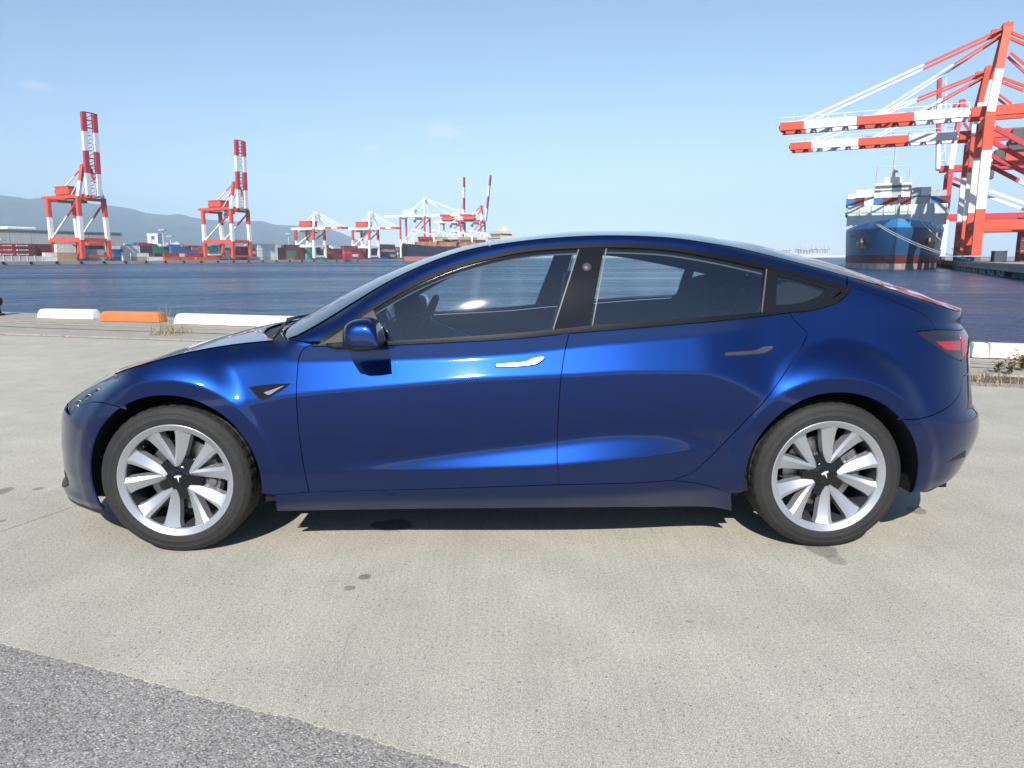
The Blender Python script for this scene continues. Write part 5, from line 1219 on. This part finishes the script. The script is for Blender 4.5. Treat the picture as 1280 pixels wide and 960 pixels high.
# mirrors: painted cap, black lower shell, glass
MY = float(-Wb(np.array(-.62), np.array(.99)))-.035            # inboard end of the mirror head
MYM = MY-.10
_mt = [on_y(a, b, MYM) for a, b in [(427, 424), (430, 411), (436, 403), (446, 398.5), (460, 397), (468, 399.5), (473, 406), (476, 416), (477.5, 427.5)]]
_mx = pchip([(p[0], p[2]) for p in _mt]); _x0, _x1 = _mt[0][0], _mt[-1][0]; _zb = float(on_y(455, 428.5, MYM)[2])
def head_rows(z_of, n=22, flat=False):
    rows = []
    for i in range(n+1):
        f = i/n; x = _x0+(_x1-_x0)*(.5-.5*math.cos(math.pi*min(1, f*1.0)) if not flat else f)
        rows.append(x)
    return rows
def mirror_cap():
    m = MB(); rows = []
    fs = [0, .03, .08, .16, .26, .38, .5, .62, .74, .84, .92, .97, 1.0]
    for f in fs:
        x = _x0+(_x1-_x0)*f; zt = max(_zb+.006, float(_mx(x))-0.0); k = 1-.55*(1-min(1, f*3.2))**2   # the head narrows towards the front
        ya, yb = MY-.012*(1-k), MY-.205*k; row = []
        for a in np.linspace(0, math.pi, 19):
            ca, sa = math.cos(a), math.sin(a); yy = (ya+yb)/2-(ya-yb)/2*(-1)*math.copysign(abs(ca)**.55, ca); zz = _zb+(zt-_zb)*sa**.55
            row.append((x, yy, zz))
        rows.append(row)
    m.grid(rows); e = rows[0]; m.add(e, [tuple(range(len(e)))]); 
    return m, rows
cap, crow = mirror_cap()
low = MB(); rows = []
for f, dz in ((0, .004), (.05, .016), (.2, .027), (.45, .034), (.75, .032), (.95, .022), (1, .008)):
    x = _x0+(_x1-_x0)*f; k = 1-.55*(1-min(1, f*3.2))**2
    ya, yb = MY+.004, MY-.198*k
    rows.append([(x, (ya+yb)/2+(ya-yb)/2*math.copysign(abs(math.cos(a))**.6, math.cos(a)), _zb+.003-dz*math.sin(a)**.6) for a in np.linspace(0, math.pi, 13)])
low.grid(rows)
fr = MB(); er = crow[-1]; fr.add(er+[(p[0], p[1], _zb-.004) for p in (er[0], er[-1])], [tuple(range(len(er)))+(len(er)+1, len(er))])
mpos = np.array([(_x0+_x1)/2-.02, MY-.09, _zb])
caps = pair('mirror_cap', cap, PAINT)
cap_fix = [bpy.data.objects[o.name] for o in caps]
for o in cap_fix:
    bm = bmesh.new(); bm.from_mesh(o.data); bmesh.ops.recalc_face_normals(bm, faces=bm.faces); bm.to_mesh(o.data); bm.free()
for mm, nm, mt_, sm in ((low, 'mirror_base', PLASTIC, True), (fr, 'mirror_glass', BLACK_GLOSS, False)):
    mm.build(nm, mt_, caps[0], smooth=sm, fix=True); mm.mirror_y().build(nm, mt_, caps[1], smooth=sm, fix=True)
arm = MB(); b0 = hpt(420, 430.5, .0); 
arm.tube([b0+np.array([-.05, .01, -.002]), b0+np.array([.0, -.02, -.004]), (mpos[0]-.01, MY+.0, mpos[2]-.018), (mpos[0], MY-.05, mpos[2]-.016)], [.008, .014, .018, .014], n=10)
for o, mm in zip(caps, (arm, arm.mirror_y())): mm.build('mirror_arm', PLASTIC, o, smooth=True)
# ---- wipers and cowl bits
for v0_, v1_, sg in ((.18, .95, 1), (.95, .25, -1)):
    P = []
    for f in np.linspace(0, 1, 8):
        q = TP(t_ws+.008+.05*f, v0_+(v1_-v0_)*f); P.append((q[0]-.012, q[1]*sg if sg > 0 else -q[1], q[2]+.014))
    w = MB(); w.tube(P, .006, n=6); w.tube([(P[0][0]-.05, P[0][1], P[0][2]-.035), (P[0][0]-.02, P[0][1]+.05*sg, P[0][2]+.002), P[3]], .008, n=6)
    w.build('wiper', PLASTIC, car, smooth=True)
# ---- underbody, wheel wells, lower lip
ub = MB(); ub.box((-1.0, -.78, .165), (1.0, .78, .23)); ub.box((-2.0, -.60, .17), (-1.0, .60, .30)); ub.box((1.0, -.60, .19), (2.15, .60, .34))
ub.build('underbody', DARK, car)
lip = MB(); rows = []
for z, k in ((zb0+.03, .0), (zb0-.015, .012), (zb0-.028, .05)):
    rows.append([tuple(S(t, zb0+.01)*np.array([1, 1, 0])+np.array([k, 0, z])) for t in np.linspace(0, t_b0[-1][0]-.02, 30)])
lip.grid(rows); lm = lip.mirror_y(); lip.join(lm).build('front_lip', PLASTIC, car, smooth=True)
# lower intake: black mesh slab let into the bumper
gri = side_panel([KP((0, .30), (.36, .30), (.50, .29)), KP((.50, .29), (.56, .25), (.50, .215)), KP((.50, .215), (0, .215)), KP((0, .215), (0, .30))], dt=.03, dz=.02, inset=0, off=.006, flange=.006)
whole('lower_intake', [gri, gri.mirror_y()], mat('intake_mesh', (.03, .03, .032), rough=.5, vary=.6, vscale=140, bump=.8, bscale=140))
dif = side_panel([KP((TMAX, c_rb_arch[0][1]+.045), (4.9, c_rb_arch[0][1]+.024), (4.5, c_rb_arch[0][1]+.0)), KP((4.5, c_rb_arch[0][1]), (4.6, c_rb_arch[0][1]-.03), (TMAX, c_rb_arch[0][1]-.02)), KP((TMAX, c_rb_arch[0][1]-.02), (TMAX, c_rb_arch[0][1]+.045))], dt=.04, dz=.03, inset=0, off=-.012, flange=.01)
whole('rear_diffuser', [dif, dif.mirror_y()], PLASTIC)
vent = side_panel([K((1184, 578), (1207, 563), step=4), K((1207, 563), (1206, 571), step=4), K((1206, 571), (1184, 578), step=4)], dt=.03, dz=.02, inset=0, off=.002, flange=.004)
pair('bumper_vent', vent, PLASTIC)
for cx in (-1.4375, 1.4375):
    for s in (-1, 1):
        w = MB(); rows = []
        for yy in (.895, .60):
            row = []
            for a in np.linspace(-.22, math.pi+.22, 34):
                X, Z = cx+.396*math.cos(a), max(.25, .335+.396*math.sin(a))
                row.append((X, s*min(yy, float(Wfull(np.array(X), np.array(Z)))-.022), Z))
            rows.append(row)
        w.grid(rows); k = len(w.v); inner = rows[1]; w.add(inner+[(cx, s*.6, .335)], [(i, i+1, len(inner)) for i in range(len(inner)-1)])
        w.build('wheel_arch_liner', DARK, car, smooth=False)
# ---- wheels
RT, RW = .3345, .235
def tyre_mesh():
    p = [(.243, -.112), (.250, -.114), (.262, -.1175), (.276, -.1185), (.278, -.1200), (.281, -.1200), (.283, -.1190), (.300, -.1170), (.3015, -.1182), (.304, -.1178), (.3055, -.1162), (.318, -.110), (.3265, -.101), (.3315, -.088), (.3340, -.070), (.3280, -.0665), (.3280, -.0595), (.3345, -.056),
         (.3345, -.026), (.328, -.0225), (.328, -.0155), (.3345, -.012), (.3345, .012), (.328, .0155), (.328, .0225), (.3345, .026), (.3345, .056), (.328, .0595), (.328, .0665), (.334, .07), (.3265, .101), (.304, .1165), (.262, .1175), (.243, .112)]
    def mod(r, a, k, i):
        if .329 < r < .3342 and abs(a) > .066 and k % 4 == 0: return r-.005
        if .3342 <= r and k % 4 == 0 and abs(a) > .02: return r-.003
        return r
    m = MB(); m.lathe(p, 168, axis='y', mod=mod); return m
def spoke_mesh(phi, s):
    """one spoke leg: leaves the hub at angle phi and lands on the rim at phi + s*18 deg (bevelled prism); axis y, outer side -y"""
    a0, a1 = math.radians(phi+s*4), math.radians(phi+s*18.0)
    r0, r1 = .056, .232
    d0 = np.array([math.cos(a0), math.sin(a0)])*r0; d1 = np.array([math.cos(a1), math.sin(a1)])*r1
    ax = d1-d0; ax /= np.linalg.norm(ax); nx = np.array([-ax[1], ax[0]])
    V = []; F = []; n = 7
    for i in range(n):
        f = i/(n-1); c = d0+(d1-d0)*f
        w = .0130+.0205*f                                     # half width of the front face
        if f > .82: w += .009*((f-.82)/.18)**2
        y = -.080-.025*f+.010*math.sin(math.pi*f)            # face depth: hub sits deeper than the rim
        ridge = s*.35*w
        for off, yy in ((-w-.006, y+.042), (-w, y+(.003 if s > 0 else .015)), (-ridge*1.2, y-.004), (w, y+(.015 if s > 0 else .003)), (w+.006, y+.042)):
            q = c+nx*off; V.append((q[0], yy, q[1]))
    for i in range(n-1):
        for j in range(4):
            F.append((i*5+j, i*5+j+1, (i+1)*5+j+1, (i+1)*5+j))
    m = MB(); m.add(V, F); m.add([V[0], V[1], V[2], V[3], V[4]], [(0, 1, 2, 3, 4)])
    return m
def make_wheel(cx, s, phase, first=None):
    w = empty('wheel'); w.parent = car; w.location = (cx, s*.772, RT)
    if s > 0: w.rotation_euler = (0, 0, math.pi)
    put('tyre', TY, w)
    r = put('rim', RIM, w)
    for k in range(5):
        for sg in (-1, 1):
            spoke_mesh(phase+72*k, sg).build('spoke', ALLOY, w, smooth=28, fix=True)
    hub = MB(); hub.lathe([(.0005, -.084), (.030, -.084), (.034, -.080), (.052, -.076), (.060, -.070), (.062, -.03)], 40)
    for k in range(5):
        a = math.radians(phase+36+72*k); ca, sa = math.cos(a), math.sin(a)
        for (r0, r1, w0, w1, y0, y1) in ((.03, .098, .024, .017, -.076, -.068),):
            V = []
            for rr, ww, yy in ((r0, w0, y0), (r1, w1, y1)):
                for sg in (-1, 1):
                    for dy in (0, .03): V.append((ca*rr-sa*ww*sg, yy+dy, sa*rr+ca*ww*sg))
            hub.add(V, [(0, 2, 6, 4), (1, 5, 7, 3), (0, 4, 5, 1), (2, 3, 7, 6), (4, 6, 7, 5)])
    h = hub.build('hub_cap', BLACK_GLOSS, w, smooth=30, fix=True)
    # the emblem: a flared letter T under a shallow arc
    em = MB()
    def plate(pts, y0=-.0868, th=.002):
        n = len(pts); em.add([(x, y0, z) for x, z in pts]+[(x, y0+th, z) for x, z in pts], [tuple(range(n))[::-1], tuple(range(n, 2*n))]+[(i, (i+1) % n, n+(i+1) % n, n+i) for i in range(n)])
    rot = math.radians(phase-90 if cx < 0 else phase-73+25)
    def rt(P): return [(x*math.cos(rot)-z*math.sin(rot), x*math.sin(rot)+z*math.cos(rot)) for x, z in P]
    plate(rt([(-.0155, .0105), (0, .0125), (.0155, .0105), (.0135, .0065), (.006, .0078), (.0035, .0055), (0, -.017), (-.0035, .0055), (-.006, .0078), (-.0135, .0065)]))
    plate(rt([(-.0165, .0135), (-.008, .0160), (0, .0168), (.008, .0160), (.0165, .0135), (.0160, .0120), (.008, .0142), (0, .0150), (-.008, .0142), (-.0160, .0120)]))
    em.build('hub_emblem', WHITE_MARK, h, fix=True)
    bdm = MB(); bdm.lathe([(.075, -.008), (.162, -.008), (.165, -.005), (.165, .012), (.162, .015), (.075, .015)], 64, closed=True)
    bdm.lathe([(.0005, -.03), (.055, -.03), (.075, -.012), (.075, .01)], 40)
    bdm.build('brake_disc', STEEL, w, smooth=30, fix=True)
    cl = MB(); sec = []; a0 = 2 if cx < 0 else 12
    for a in np.linspace(math.radians(a0-26), math.radians(a0+26), 9):
        ca, sa = math.cos(a), math.sin(a)
        sec.append([(ca*rr, yy, sa*rr) for rr, yy in ((.095, -.036), (.17, -.040), (.182, -.02), (.182, .035), (.10, .035))])
    cl.grid(sec); cl.add(sec[0], [(0, 1, 2, 3, 4)]); cl.add(sec[-1], [(4, 3, 2, 1, 0)])
    for da in (-13, 13):
        a = math.radians(a0+da); c = MB(); c.lathe([(.0005, -.05), (.017, -.05), (.02, -.046), (.02, -.03)], 16); c.xform(Matrix.Translation((.138*math.cos(a), 0, .138*math.sin(a)))); cl.join(c)
    cl.build('brake_caliper', CALIPER, w, smooth=30, fix=True)
    vl = MB(); a = math.radians(phase+36+72*(1 if cx > 0 else 0)); vl.tube([(.214*math.cos(a), -.075, .214*math.sin(a)), (.198*math.cos(a), -.092, .198*math.sin(a))], .004, n=8)
    vl.build('tyre_valve', PLASTIC, w, smooth=True)
    return w
tyre_mesh_ = tyre_mesh(); TY = tyre_mesh_.mesh('tyre', RUBBER, True, fix=True); TY.set_sharp_from_angle(angle=math.radians(30))
_rm = MB(); _rm.lathe([(.252, -.1115), (.2540, -.1150), (.2515, -.1175), (.2485, -.1165), (.246, -.1135), (.2265, -.1065), (.2235, -.1025), (.2225, -.094)], 96)
_rm.lathe([(.2225, -.094), (.221, -.05), (.219, -.02), (.218, .04), (.222, .09), (.238, .108), (.252, .112)], 96, mi=1)
RIM = _rm.mesh('rim', [ALLOY, mat('barrel_grey', (.10, .10, .105), rough=.5, metal=.6)], True, fix=True)
for cx, s, ph in ((-1.4375, -1, 97), (1.4375, -1, 73), (-1.4375, 1, 40), (1.4375, 1, 10)):
    make_wheel(cx, s, ph)
# ---- cabin
def soft_box(name, pts_lo, pts_hi, mt, parent, bev=.03, levels=2):
    """hexahedron with rounded edges: pts_* four corners (x,y,z) in order"""
    bm = bmesh.new(); V = [bm.verts.new(p) for p in pts_lo+pts_hi]
    for f in ((3, 2, 1, 0), (4, 5, 6, 7), (0, 1, 5, 4), (1, 2, 6, 5), (2, 3, 7, 6), (3, 0, 4, 7)): bm.faces.new([V[i] for i in f])
    bmesh.ops.recalc_face_normals(bm, faces=bm.faces)
    bmesh.ops.bevel(bm, geom=list(bm.edges), offset=bev, segments=3, profile=.6, affect='EDGES')
    me = bpy.data.meshes.new(name); bm.to_mesh(me); bm.free(); me.materials.append(mt)
    me.polygons.foreach_set('use_smooth', [True]*len(me.polygons)); me.set_sharp_from_angle(angle=math.radians(50))
    return put(name, me, parent)
def rect(x0, x1, y0, y1, z): return [(x0, y0, z), (x1, y0, z), (x1, y1, z), (x0, y1, z)]
def seat(y, x, name='front_seat', w=.26):
    s = empty(name); s.parent = car; s.location = (x, y, 0)
    soft_box('cushion', rect(-.30, .26, -w, w, .36), rect(-.30, .22, -w, w, .53), LEATHER, s, .05)
    soft_box('seat_back', rect(.16, .32, -w, w, .46), [(.36, -.20, 1.02), (.45, -.20, 1.02), (.45, .20, 1.02), (.36, .20, 1.02)], LEATHER, s, .045)
    soft_box('headrest', [(.355, -.14, 1.0), (.45, -.14, 1.0), (.45, .14, 1.0), (.355, .14, 1.0)], [(.385, -.105, 1.215), (.46, -.105, 1.215), (.46, .105, 1.215), (.385, .105, 1.215)], LEATHER, s, .035)
    return s
seat(-.37, -.02); seat(.37, -.02)
rs = empty('rear_seat'); rs.parent = car; rs.location = (.86, 0, 0)
soft_box('cushion', rect(-.30, .28, -.66, .66, .36), rect(-.30, .24, -.66, .66, .54), LEATHER, rs, .05)
soft_box('seat_back', rect(.18, .36, -.66, .66, .48), [(.42, -.60, 1.00), (.54, -.60, 1.00), (.54, .60, 1.00), (.42, .60, 1.00)], LEATHER, rs, .05)
for y in (-.40, 0, .40): soft_box('headrest', [(.42, y-.12, .985), (.53, y-.12, .985), (.53, y+.12, .985), (.42, y+.12, .985)], [(.45, y-.10, 1.13), (.53, y-.10, 1.13), (.53, y+.10, 1.13), (.45, y+.10, 1.13)], LEATHER, rs, .03)
soft_box('dashboard', rect(-1.12, -.62, -.78, .78, .60), [(-1.14, -.74, .915), (-.66, -.76, .955), (-.66, .76, .955), (-1.14, .74, .915)], LEATHER, car, .035)
soft_box('centre_console', rect(-.66, .22, -.13, .13, .22), rect(-.64, .20, -.12, .12, .58), LEATHER, car, .03)
soft_box('touch_screen', [(-.60, -.19, .90), (-.585, -.19, .90), (-.585, .19, .90), (-.60, .19, .90)], [(-.635, -.19, 1.11), (-.62, -.19, 1.11), (-.62, .19, 1.11), (-.635, .19, 1.11)], BLACK_GLOSS, car, .004)
soft_box('parcel_shelf', rect(1.25, 1.75, -.60, .60, .90), rect(1.25, 1.75, -.60, .60, .96), LEATHER, car, .01)
soft_box('cabin_floor', rect(-1.05, 1.2, -.80, .80, .24), rect(-1.05, 1.2, -.80, .80, .30), DARK, car, .01)
sw = empty('steering_wheel'); sw.parent = car; sw.location = (-.47, .37, .90); sw.rotation_euler = (0, math.radians(-66), 0)
m = MB(); pts = [(.18*math.cos(a), .18*math.sin(a), 0) for a in np.linspace(0, 2*math.pi, 41)]; m.tube(pts, .0165, n=10, caps=False); m.build('wheel_rim', LEATHER, sw, smooth=True)
m = MB(); m.beam((0, -.17, 0), (0, .17, 0), .05, .02); m.beam((0, 0, 0), (-.17, 0, 0), .05, .02); m.box((-.06, -.065, -.03), (.06, .065, .02), bev=.015); m.build('wheel_spokes', LEATHER, sw, fix=True)
m = MB(); m.tube([(0, 0, -.03), (.0, 0, -.30)], .05, n=12); m.build('steering_column', LEATHER, sw)
m = MB(); p0 = np.array([-.34, 0, 1.30]); m.box((-.20, -.12, 1.245), (-.178, .12, 1.31), bev=.008); m.tube([(-.19, 0, 1.30), (-.22, 0, 1.345)], .012, n=8); m.build('rear_view_mirror', PLASTIC, car)
# ================================================================== HAZE over the harbour
def haze_mat(dens):
    m = bpy.data.materials.new('harbour_haze'); m.use_nodes = True; n, l = nodes_of(m); n.remove(n['Principled BSDF'])
    v = n.new('ShaderNodeVolumePrincipled'); v.inputs['Color'].default_value = (.58, .78, 1.0, 1); v.inputs['Density'].default_value = dens; v.inputs['Anisotropy'].default_value = -.3
    l.new(v.outputs['Volume'], n['Material Output'].inputs['Volume']); return m
HAZE = 1.1e-4
m = MB(); m.box((-16500, -2600, -12), (16500, 18500, 1300)); m.build('haze', haze_mat(HAZE), kind='stuff')
